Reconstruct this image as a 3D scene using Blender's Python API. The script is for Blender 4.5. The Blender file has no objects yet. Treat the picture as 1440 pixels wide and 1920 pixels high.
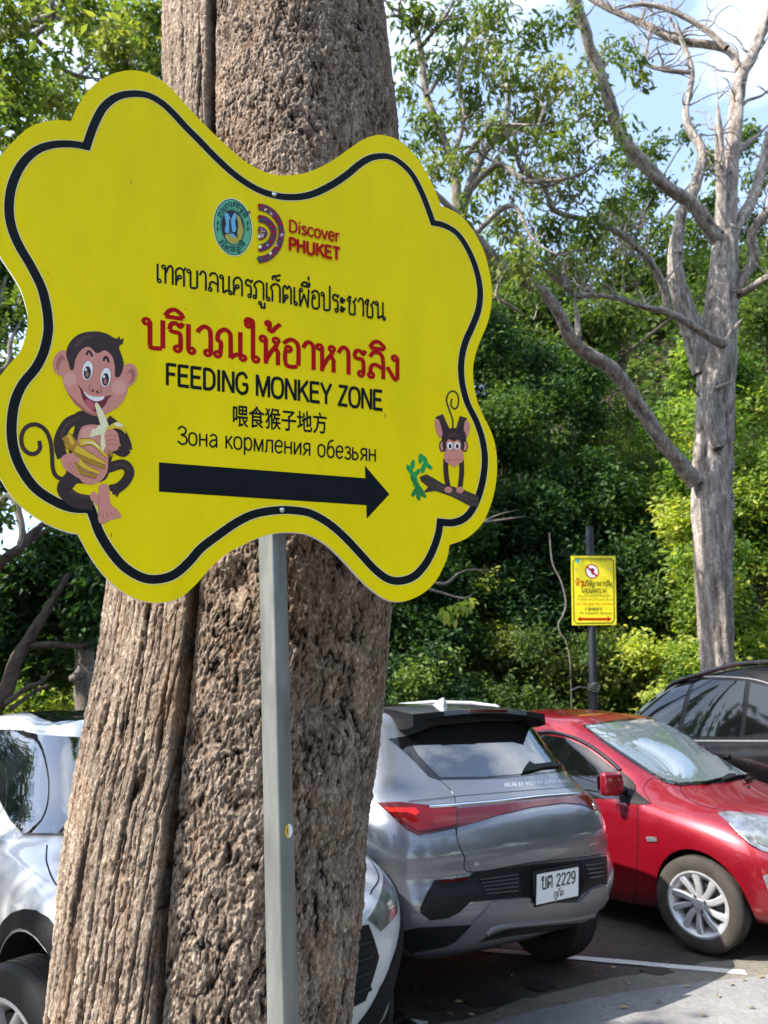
import bpy, bmesh, math, random
import numpy as np
from mathutils import Vector, Matrix, Euler
from mathutils.bvhtree import BVHTree
from mathutils.geometry import delaunay_2d_cdt, tessellate_polygon
from math import radians as R, sin, cos, tan, pi, atan2, hypot

C = bpy.context.scene.collection
SC = bpy.context.scene
rng = np.random.default_rng(7)
random.seed(7)

# ------------------------------------------------------------------ camera
CAM_H, FPX, HORIZON = 1.53, 1400.0, 1335.0
PITCH = math.atan((HORIZON - 960) / FPX)
cam = bpy.data.objects.new('camera', bpy.data.cameras.new('camera'))
C.objects.link(cam); SC.camera = cam
cam.location = (0, 0, CAM_H); cam.rotation_euler = (R(90) + PITCH, 0, 0)
cam.data.sensor_width = 36; cam.data.lens = FPX / 1920 * 36
cam.data.clip_start = .05; cam.data.clip_end = 1500
cam.data.dof.use_dof = True; cam.data.dof.focus_distance = 1.55; cam.data.dof.aperture_fstop = 7.5

# ------------------------------------------------------------------ sun and sky
SUN_AZ, SUN_EL = R(201), R(46)          # azimuth of the direction TO the sun, measured from +X counter-clockwise
sdir = Vector((cos(SUN_AZ) * cos(SUN_EL), sin(SUN_AZ) * cos(SUN_EL), sin(SUN_EL)))
sun = bpy.data.objects.new('sun', bpy.data.lights.new('sun', 'SUN'))
C.objects.link(sun)
sun.data.energy = 3.5; sun.data.angle = R(.53); sun.data.color = (1, .95, .87)
sun.rotation_euler = sdir.to_track_quat('Z', 'Y').to_euler()

W = bpy.data.worlds.new('World'); SC.world = W; W.use_nodes = True
nt = W.node_tree; nt.nodes.clear()
def N(t, kind, **kw):
    n = t.nodes.new(kind)
    for k, v in kw.items():
        if k.startswith('i_'):
            n.inputs[k[2:].replace('_', ' ')].default_value = v
        else: setattr(n, k, v)
    return n
sky = N(nt, 'ShaderNodeTexSky', sky_type='NISHITA', sun_disc=False)
sky.sun_elevation = SUN_EL; sky.sun_rotation = R(90) - SUN_AZ
sky.air_density = 1.0; sky.dust_density = 1.2; sky.ozone_density = 1.2
tc = N(nt, 'ShaderNodeTexCoord')
mp = N(nt, 'ShaderNodeMapping'); mp.inputs['Scale'].default_value = (1, 1, 2.2); mp.inputs['Location'].default_value = (2.2, 9.3, 3.1)
nz = N(nt, 'ShaderNodeTexNoise', i_Scale=2.1, i_Detail=7.0, i_Roughness=.55)
rp = N(nt, 'ShaderNodeValToRGB'); rp.color_ramp.elements[0].position = .53; rp.color_ramp.elements[1].position = .80
rp.color_ramp.elements[0].color = (.07, .07, .07, 1)
mx = N(nt, 'ShaderNodeMix', data_type='RGBA'); mx.inputs['B'].default_value = (6.6, 7.0, 7.4, 1)
bg = N(nt, 'ShaderNodeBackground'); bg.inputs['Strength'].default_value = .15
out = N(nt, 'ShaderNodeOutputWorld')
L = nt.links.new
L(tc.outputs['Generated'], mp.inputs['Vector']); L(mp.outputs[0], nz.inputs['Vector']); L(nz.outputs[0], rp.inputs[0])
L(rp.outputs[0], mx.inputs['Factor']); L(sky.outputs[0], mx.inputs['A']); L(mx.outputs['Result'], bg.inputs[0]); L(bg.outputs[0], out.inputs[0])

SC.view_settings.view_transform = 'Standard'; SC.view_settings.look = 'None'
SC.view_settings.exposure = 1.7; SC.view_settings.gamma = 1.0
SC.cycles.max_bounces = 8; SC.cycles.transparent_max_bounces = 8
SC.cycles.use_denoising = True

# ------------------------------------------------------------------ helpers
def tag(o, label=None, cat=None, group=None, kind=None):
    if label: o['label'] = label
    if cat: o['category'] = cat
    if group: o['group'] = group
    if kind: o['kind'] = kind
    return o

def empty(name, loc=(0, 0, 0), rz=0.0):
    o = bpy.data.objects.new(name, None); C.objects.link(o)
    o.location = loc; o.rotation_euler = (0, 0, rz); o.empty_display_size = .2
    return o

def link(name, me, parent=None, mats=()):
    o = bpy.data.objects.new(name, me); C.objects.link(o)
    for m in (mats if isinstance(mats, (list, tuple)) else [mats]): me.materials.append(m)
    if parent is not None: o.parent = parent
    return o

def mesh(name, v, f, mat=(), parent=None, smooth=False, attrs=None):
    """numpy/lists of verts and faces (all faces as lists, or one int array of equal-sided faces) -> one object"""
    me = bpy.data.meshes.new(name)
    if isinstance(f, np.ndarray):
        v = np.asarray(v, np.float32); n, k = f.shape
        me.vertices.add(len(v)); me.vertices.foreach_set('co', v.ravel())
        me.loops.add(n * k); me.loops.foreach_set('vertex_index', f.astype(np.int32).ravel())
        me.polygons.add(n); me.polygons.foreach_set('loop_start', np.arange(0, n * k, k, dtype=np.int32))
        me.update(calc_edges=True)
    else:
        me.from_pydata([tuple(p) for p in v], [], [tuple(q) for q in f])
    if attrs:
        for an, (dom, arr) in attrs.items():
            a = me.attributes.new(an, 'FLOAT', dom); a.data.foreach_set('value', np.asarray(arr, np.float32))
    if smooth: me.polygons.foreach_set('use_smooth', np.ones(len(me.polygons), bool))
    me.validate(); me.update()
    return link(name, me, parent, mat)

class MB:
    """collects simple solids into one mesh"""
    def __init__(s): s.v = []; s.f = []
    def add(s, v, f):
        b = len(s.v); s.v += [tuple(p) for p in v]; s.f += [tuple(i + b for i in q) for q in f]
    def box(s, c, d, M=None):
        x, y, z = (q / 2 for q in d)
        v = [Vector((sx * x, sy * y, sz * z)) for sz in (-1, 1) for sy in (-1, 1) for sx in (-1, 1)]
        v = [(M @ p if M else p) + Vector(c) for p in v]
        s.add(v, [(0, 2, 3, 1), (4, 5, 7, 6), (0, 1, 5, 4), (2, 6, 7, 3), (0, 4, 6, 2), (1, 3, 7, 5)])
    def tube(s, pts, rad, n=8, cap=True):
        pts = [Vector(p) for p in pts]; rad = rad if isinstance(rad, (list, tuple)) else [rad] * len(pts)
        prev = None; rings = []
        for i, p in enumerate(pts):
            t = (pts[min(i + 1, len(pts) - 1)] - pts[max(i - 1, 0)]).normalized()
            a = prev if prev is not None else (Vector((0, 0, 1)) if abs(t.z) < .9 else Vector((1, 0, 0)))
            a = (a - t * a.dot(t)).normalized(); prev = a; b = t.cross(a)
            rings.append([p + (a * cos(2 * pi * k / n) + b * sin(2 * pi * k / n)) * rad[i] for k in range(n)])
        v = [q for r in rings for q in r]; f = []
        for i in range(len(rings) - 1):
            for k in range(n):
                f.append((i * n + k, i * n + (k + 1) % n, (i + 1) * n + (k + 1) % n, (i + 1) * n + k))
        if cap: f.append(tuple(range(n - 1, -1, -1))); f.append(tuple((len(rings) - 1) * n + k for k in range(n)))
        s.add(v, f)
    def lathe(s, prof, n=48, axis='x', M=None):
        v = []; f = []; m = len(prof)
        for k in range(n):
            a = 2 * pi * k / n
            for r, h in prof:
                p = Vector((h, r * cos(a), r * sin(a))) if axis == 'x' else Vector((r * cos(a), r * sin(a), h))
                v.append(M @ p if M else p)
        for k in range(n):
            for i in range(m - 1):
                f.append((k * m + i, ((k + 1) % n) * m + i, ((k + 1) % n) * m + i + 1, k * m + i + 1))
        s.add(v, f)
    def prism(s, poly, h0, h1, fn):
        """2D outline extruded between two heights; fn(a,b,h)->point"""
        n = len(poly); v = [fn(a, b, h0) for a, b in poly] + [fn(a, b, h1) for a, b in poly]
        f = [(i, (i + 1) % n, n + (i + 1) % n, n + i) for i in range(n)]
        for t in tessellate_polygon([[Vector((a, b, 0)) for a, b in poly]]):
            f.append(tuple(t)); f.append(tuple(n + i for i in reversed(t)))
        s.add(v, f)
    def build(s, name, mat, parent=None, smooth=False, bevel=0, label=None):
        me = bpy.data.meshes.new(name); me.from_pydata(s.v, [], s.f)
        bm = bmesh.new(); bm.from_mesh(me)
        bmesh.ops.recalc_face_normals(bm, faces=bm.faces)
        if bevel: bmesh.ops.bevel(bm, geom=[e for e in bm.edges if len(e.link_faces) == 2 and e.calc_face_angle(0) > .5], offset=bevel, segments=2, affect='EDGES', clamp_overlap=True)
        bm.to_mesh(me); bm.free()
        o = link(name, me, parent, mat)
        if smooth:
            me.polygons.foreach_set('use_smooth', np.ones(len(me.polygons), bool)); me.set_sharp_from_angle(angle=R(38))
        if label: o['label'] = label
        return o

def crom(pts, n=8, closed=False):
    """Catmull-Rom through 2D or 3D points"""
    P = [np.array(p, float) for p in pts]; out = []
    m = len(P); rg = m if closed else m - 1
    for i in range(rg):
        p0 = P[(i - 1) % m] if closed or i > 0 else 2 * P[0] - P[1]
        p1, p2 = P[i], P[(i + 1) % m]
        p3 = P[(i + 2) % m] if closed or i + 2 < m else 2 * P[-1] - P[-2]
        for k in range(n):
            t = k / n
            out.append(.5 * (2 * p1 + (p2 - p0) * t + (2 * p0 - 5 * p1 + 4 * p2 - p3) * t * t + (3 * p1 - p0 - 3 * p2 + p3) * t ** 3))
    if not closed: out.append(P[-1])
    return [tuple(q) for q in out]

_cp, _sp = cos(PITCH), sin(PITCH)
def ray(px, py):
    a, b = (px - 720) / FPX, (960 - py) / FPX
    return Vector((a, _cp - b * _sp, _sp + b * _cp))
EYE = Vector((0, 0, CAM_H))
def at(px, py, Y):
    """the place seen at that point of the photo, Y metres ahead"""
    d = ray(px, py); return EYE + d * (Y / d.y)
def ground(px, py, z=0.0):
    d = ray(px, py); return EYE + d * ((z - CAM_H) / d.z)

# numpy value / gradient noise ------------------------------------------------
def _h(ix, iy, iz, s):
    h = (ix * 374761393 + iy * 668265263 + iz * 2147483647 + s * 1274126177) & 0xffffffff
    h = ((h ^ (h >> 13)) * 1274126177) & 0xffffffff
    h = ((h ^ (h >> 16)) * 2246822519) & 0xffffffff
    return ((h ^ (h >> 15)) & 0xffffff) / float(0xffffff)
def vnoise(x, y, z, s=0):
    xi, yi, zi = (np.floor(q).astype(np.int64) for q in (x, y, z)); xf, yf, zf = x - xi, y - yi, z - zi
    u, v, w = (q * q * (3 - 2 * q) for q in (xf, yf, zf)); r = 0
    for dx in (0, 1):
        for dy in (0, 1):
            for dz in (0, 1):
                r = r + _h(xi + dx, yi + dy, zi + dz, s) * (u if dx else 1 - u) * (v if dy else 1 - v) * (w if dz else 1 - w)
    return r * 2 - 1
def fbm(x, y, z, o=4, s=0, g=.5):
    r = 0; a = 1; t = 0
    for i in range(o):
        r = r + a * vnoise(x * 2 ** i, y * 2 ** i, z * 2 ** i, s + i); t += a; a *= g
    return r / t
def worley(x, y, z, s=0):
    xi, yi, zi = (np.floor(q).astype(np.int64) for q in (x, y, z)); f1 = np.full(x.shape, 9.); f2 = np.full(x.shape, 9.); idv = np.zeros(x.shape)
    for dx in (-1, 0, 1):
        for dy in (-1, 0, 1):
            for dz in (-1, 0, 1):
                cx, cy, cz = xi + dx, yi + dy, zi + dz
                d = (cx + _h(cx, cy, cz, s) - x) ** 2 + (cy + _h(cx, cy, cz, s + 1) - y) ** 2 + (cz + _h(cx, cy, cz, s + 2) - z) ** 2
                k = d < f1; f2 = np.where(k, f1, np.minimum(f2, d)); idv = np.where(k, _h(cx, cy, cz, s + 3), idv); f1 = np.where(k, d, f1)
    return np.sqrt(f1), np.sqrt(f2), idv

def worley2(x, y, s=0):
    xi, yi = np.floor(x).astype(np.int64), np.floor(y).astype(np.int64); f1 = np.full(x.shape, 9.); f2 = np.full(x.shape, 9.); idv = np.zeros(x.shape)
    for dx in (-1, 0, 1):
        for dy in (-1, 0, 1):
            cx, cy = xi + dx, yi + dy
            d = (cx + _h(cx, cy, 0, s) - x) ** 2 + (cy + _h(cx, cy, 0, s + 1) - y) ** 2
            k = d < f1; f2 = np.where(k, f1, np.minimum(f2, d)); idv = np.where(k, _h(cx, cy, 0, s + 3), idv); f1 = np.where(k, d, f1)
    return np.sqrt(f1), np.sqrt(f2), idv
def vnoise2(x, y, s=0):
    xi, yi = np.floor(x).astype(np.int64), np.floor(y).astype(np.int64); xf, yf = x - xi, y - yi
    u, v = xf * xf * (3 - 2 * xf), yf * yf * (3 - 2 * yf)
    return ((_h(xi, yi, 0, s) * (1 - u) + _h(xi + 1, yi, 0, s) * u) * (1 - v) + (_h(xi, yi + 1, 0, s) * (1 - u) + _h(xi + 1, yi + 1, 0, s) * u) * v) * 2 - 1
def fbm2(x, y, o=4, s=0, g=.5):
    r = 0; a = 1; t = 0
    for i in range(o):
        c, d = cos(.6 + i), sin(.6 + i); r = r + a * vnoise2((x * c - y * d) * 2 ** i, (x * d + y * c) * 2 ** i, s + i); t += a; a *= g
    return r / t
def sstep(a, b, x): t = np.clip((x - a) / (b - a), 0, 1); return t * t * (3 - 2 * t)
# ------------------------------------------------------------------ materials
def mat(name, col, rough=.5, metal=0., coat=0., spec=.5, noise=0., nscale=30., bump=0., bscale=200., ior=1.5, coatr=.03, stretch=None):
    m = bpy.data.materials.new(name); m.use_nodes = True; t = m.node_tree; p = t.nodes['Principled BSDF']
    p.inputs['Base Color'].default_value = (*col, 1); p.inputs['Roughness'].default_value = rough; p.inputs['Metallic'].default_value = metal
    p.inputs['Coat Weight'].default_value = coat; p.inputs['Coat Roughness'].default_value = coatr; p.inputs['Specular IOR Level'].default_value = spec
    p.inputs['IOR'].default_value = ior
    L = t.links.new
    if noise or bump:
        tc = N(t, 'ShaderNodeTexCoord'); mp = N(t, 'ShaderNodeMapping')
        if stretch: mp.inputs['Scale'].default_value = stretch
        L(tc.outputs['Object'], mp.inputs['Vector'])
    if noise:
        nz = N(t, 'ShaderNodeTexNoise', i_Scale=nscale, i_Detail=6., i_Roughness=.6); L(mp.outputs[0], nz.inputs['Vector'])
        mr = N(t, 'ShaderNodeMapRange'); mr.inputs['From Min'].default_value = .3; mr.inputs['From Max'].default_value = .7
        mr.inputs['To Min'].default_value = 1 - noise; mr.inputs['To Max'].default_value = 1 + noise; L(nz.outputs[0], mr.inputs[0])
        mm = N(t, 'ShaderNodeMix', data_type='RGBA', blend_type='MULTIPLY'); mm.inputs['Factor'].default_value = 1; mm.inputs['A'].default_value = (*col, 1)
        L(mr.outputs[0], mm.inputs['B']); L(mm.outputs['Result'], p.inputs['Base Color'])
        m2 = N(t, 'ShaderNodeMapRange'); m2.inputs['From Min'].default_value = .3; m2.inputs['From Max'].default_value = .7
        m2.inputs['To Min'].default_value = max(.02, rough - .08); m2.inputs['To Max'].default_value = min(1, rough + .1); L(nz.outputs[0], m2.inputs[0]); L(m2.outputs[0], p.inputs['Roughness'])
    if bump:
        nb = N(t, 'ShaderNodeTexNoise', i_Scale=bscale, i_Detail=4.); L(mp.outputs[0], nb.inputs['Vector'])
        bp = N(t, 'ShaderNodeBump', i_Strength=bump, i_Distance=.002); L(nb.outputs[0], bp.inputs['Height']); L(bp.outputs[0], p.inputs['Normal'])
    return m

M = {}
M['yellow'] = mat('sign_yellow', (.83, .665, .001), .5, spec=.10, noise=.06, nscale=9, stretch=(1, 1, .3), bump=.03, bscale=900)
M['print_black'] = mat('print_black', (.004, .007, .008), .55, spec=.12, noise=.12, nscale=40)
M['print_red'] = mat('print_red', (.40, .002, .003), .5, spec=.1, noise=.08)
M['print_edge'] = mat('print_halo', (.75, .68, .25), .5)
M['board_white'] = mat('board_white', (.8, .8, .78), .5, noise=.05)
M['galv'] = mat('galvanised_steel', (.215, .225, .21), .5, metal=.5, noise=.28, nscale=18, bump=.05, bscale=120, stretch=(1, 1, .25))
M['steel'] = mat('steel', (.55, .55, .54), .35, metal=1)
def flat(name, c, **k): M[name] = mat(name, c, .48, spec=.35, **k)
flat('fur', (.030, .012, .010), noise=.25, nscale=25); flat('fur_light', (.07, .03, .022))
flat('skin', (.62, .25, .19), noise=.06, nscale=12); flat('skin_dark', (.40, .13, .10)); flat('skin_light', (.70, .33, .27)); flat('mouth', (.16, .012, .02)); flat('tongue', (.5, .10, .12))
flat('cream', (.80, .76, .45)); flat('white', (.80, .80, .78)); flat('ink', (.01, .01, .012)); flat('banana', (.72, .48, .02)); flat('banana_dark', (.42, .22, .015)); flat('banana_line', (.20, .09, .01))
flat('leaf_green', (.02, .33, .06)); flat('leaf_dark', (.01, .20, .04)); flat('bark_print', (.045, .028, .018)); flat('bark_print_light', (.10, .075, .055))
flat('seal_green', (.10, .42, .22)); flat('seal_dark', (.012, .075, .07)); flat('seal_blue', (.14, .42, .66)); flat('seal_gold', (.42, .36, .05)); flat('logo_maroon', (.14, .015, .035)); flat('logo_pink', (.5, .35, .42)); flat('logo_plum', (.10, .02, .09))
M['plastic'] = mat('black_plastic', (.005, .0055, .0065), .5, spec=.22, noise=.15, nscale=60, bump=.08, bscale=700)
M['gloss_black'] = mat('gloss_black', (.006, .006, .007), .06, coat=.5)
M['seam'] = mat('panel_gap', (.006, .006, .007), .8, spec=.1)
M['underbody'] = mat('underbody', (.012, .012, .013), .9, spec=.1, noise=.3)
M['tyre'] = mat('tyre_rubber', (.016, .015, .015), .75, spec=.3, noise=.35, nscale=9, bump=.1)
M['tyre_dusty'] = mat('tyre_dusty', (.046, .040, .034), .85, spec=.2, noise=.4, nscale=7, bump=.1)
M['alloy'] = mat('alloy', (.50, .50, .51), .38, metal=.55, noise=.08, nscale=20)
M['alloy_dark'] = mat('alloy_dark', (.05, .05, .055), .35, metal=.6)
M['brake'] = mat('brake', (.06, .055, .05), .6, metal=.5, noise=.3)
M['chrome'] = mat('chrome', (.75, .76, .78), .12, metal=1)
M['lens_red'] = mat('lens_red', (.10, .0015, .003), .12, coat=.25, spec=.3, noise=.25, nscale=14, stretch=(1, 1, 4))
M['lens_deep'] = mat('lens_deep_red', (.065, .001, .003), .1, coat=.3, spec=.3)
M['lens_bright'] = mat('lens_bright_red', (.36, .008, .005), .2, coat=.25, spec=.3)
M['lens_clear'] = mat('lens_clear', (.22, .24, .245), .12, metal=.5, coat=.6, noise=.5, nscale=16)
M['reflector'] = mat('lamp_reflector', (.34, .35, .36), .16, metal=.8, noise=.45, nscale=12)
M['silver_plastic'] = mat('silver_trim', (.17, .17, .18), .4, metal=.6, noise=.06)
M['plate'] = mat('plate_white', (.72, .73, .73), .4, noise=.04)
M['ink_plate'] = mat('plate_ink', (.01, .01, .01), .5)
M['line_paint'] = None

def paint(name, col, metal=.5, rough=.38, coat=1., flake=.06):
    m = mat(name, col, rough, metal, coat, noise=flake, nscale=3.0); return m
M['paint_grey'] = paint('paint_grey', (.17, .178, .20), .6, .32)
M['paint_red'] = paint('paint_red', (.23, .003, .012), .45, .30)
M['paint_white'] = paint('paint_white', (.52, .525, .525), 0, .35)
M['paint_black'] = paint('paint_black', (.0025, .0025, .003), 0, .20, coat=.12)
M['paint_silver'] = paint('paint_silver', (.50, .51, .53), .5, .34)

M['paint_black'].node_tree.nodes['Principled BSDF'].inputs['Specular IOR Level'].default_value = .22

def glassm(name, col, refl, rough=.03):
    """tinted car glass in front of a dark cabin: a mirror coat over the given base"""
    m = bpy.data.materials.new(name); m.use_nodes = True; t = m.node_tree; p = t.nodes['Principled BSDF']
    p.inputs['Base Color'].default_value = (*col, 1); p.inputs['Roughness'].default_value = rough
    p.inputs['IOR'].default_value = refl; p.inputs['Specular IOR Level'].default_value = .5
    p.inputs['Coat Weight'].default_value = .5; p.inputs['Coat Roughness'].default_value = .02; p.inputs['Coat IOR'].default_value = 1.5
    return m
M['glass'] = glassm('tinted_glass', (.003, .004, .004), 1.5)
M['windscreen'] = glassm('windscreen_glass', (.10, .13, .135), 3.2)  # bright sky reflection partly put into the base colour
M['glass_film'] = glassm('mirror_film_glass', (.01, .012, .014), 2.3)
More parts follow.
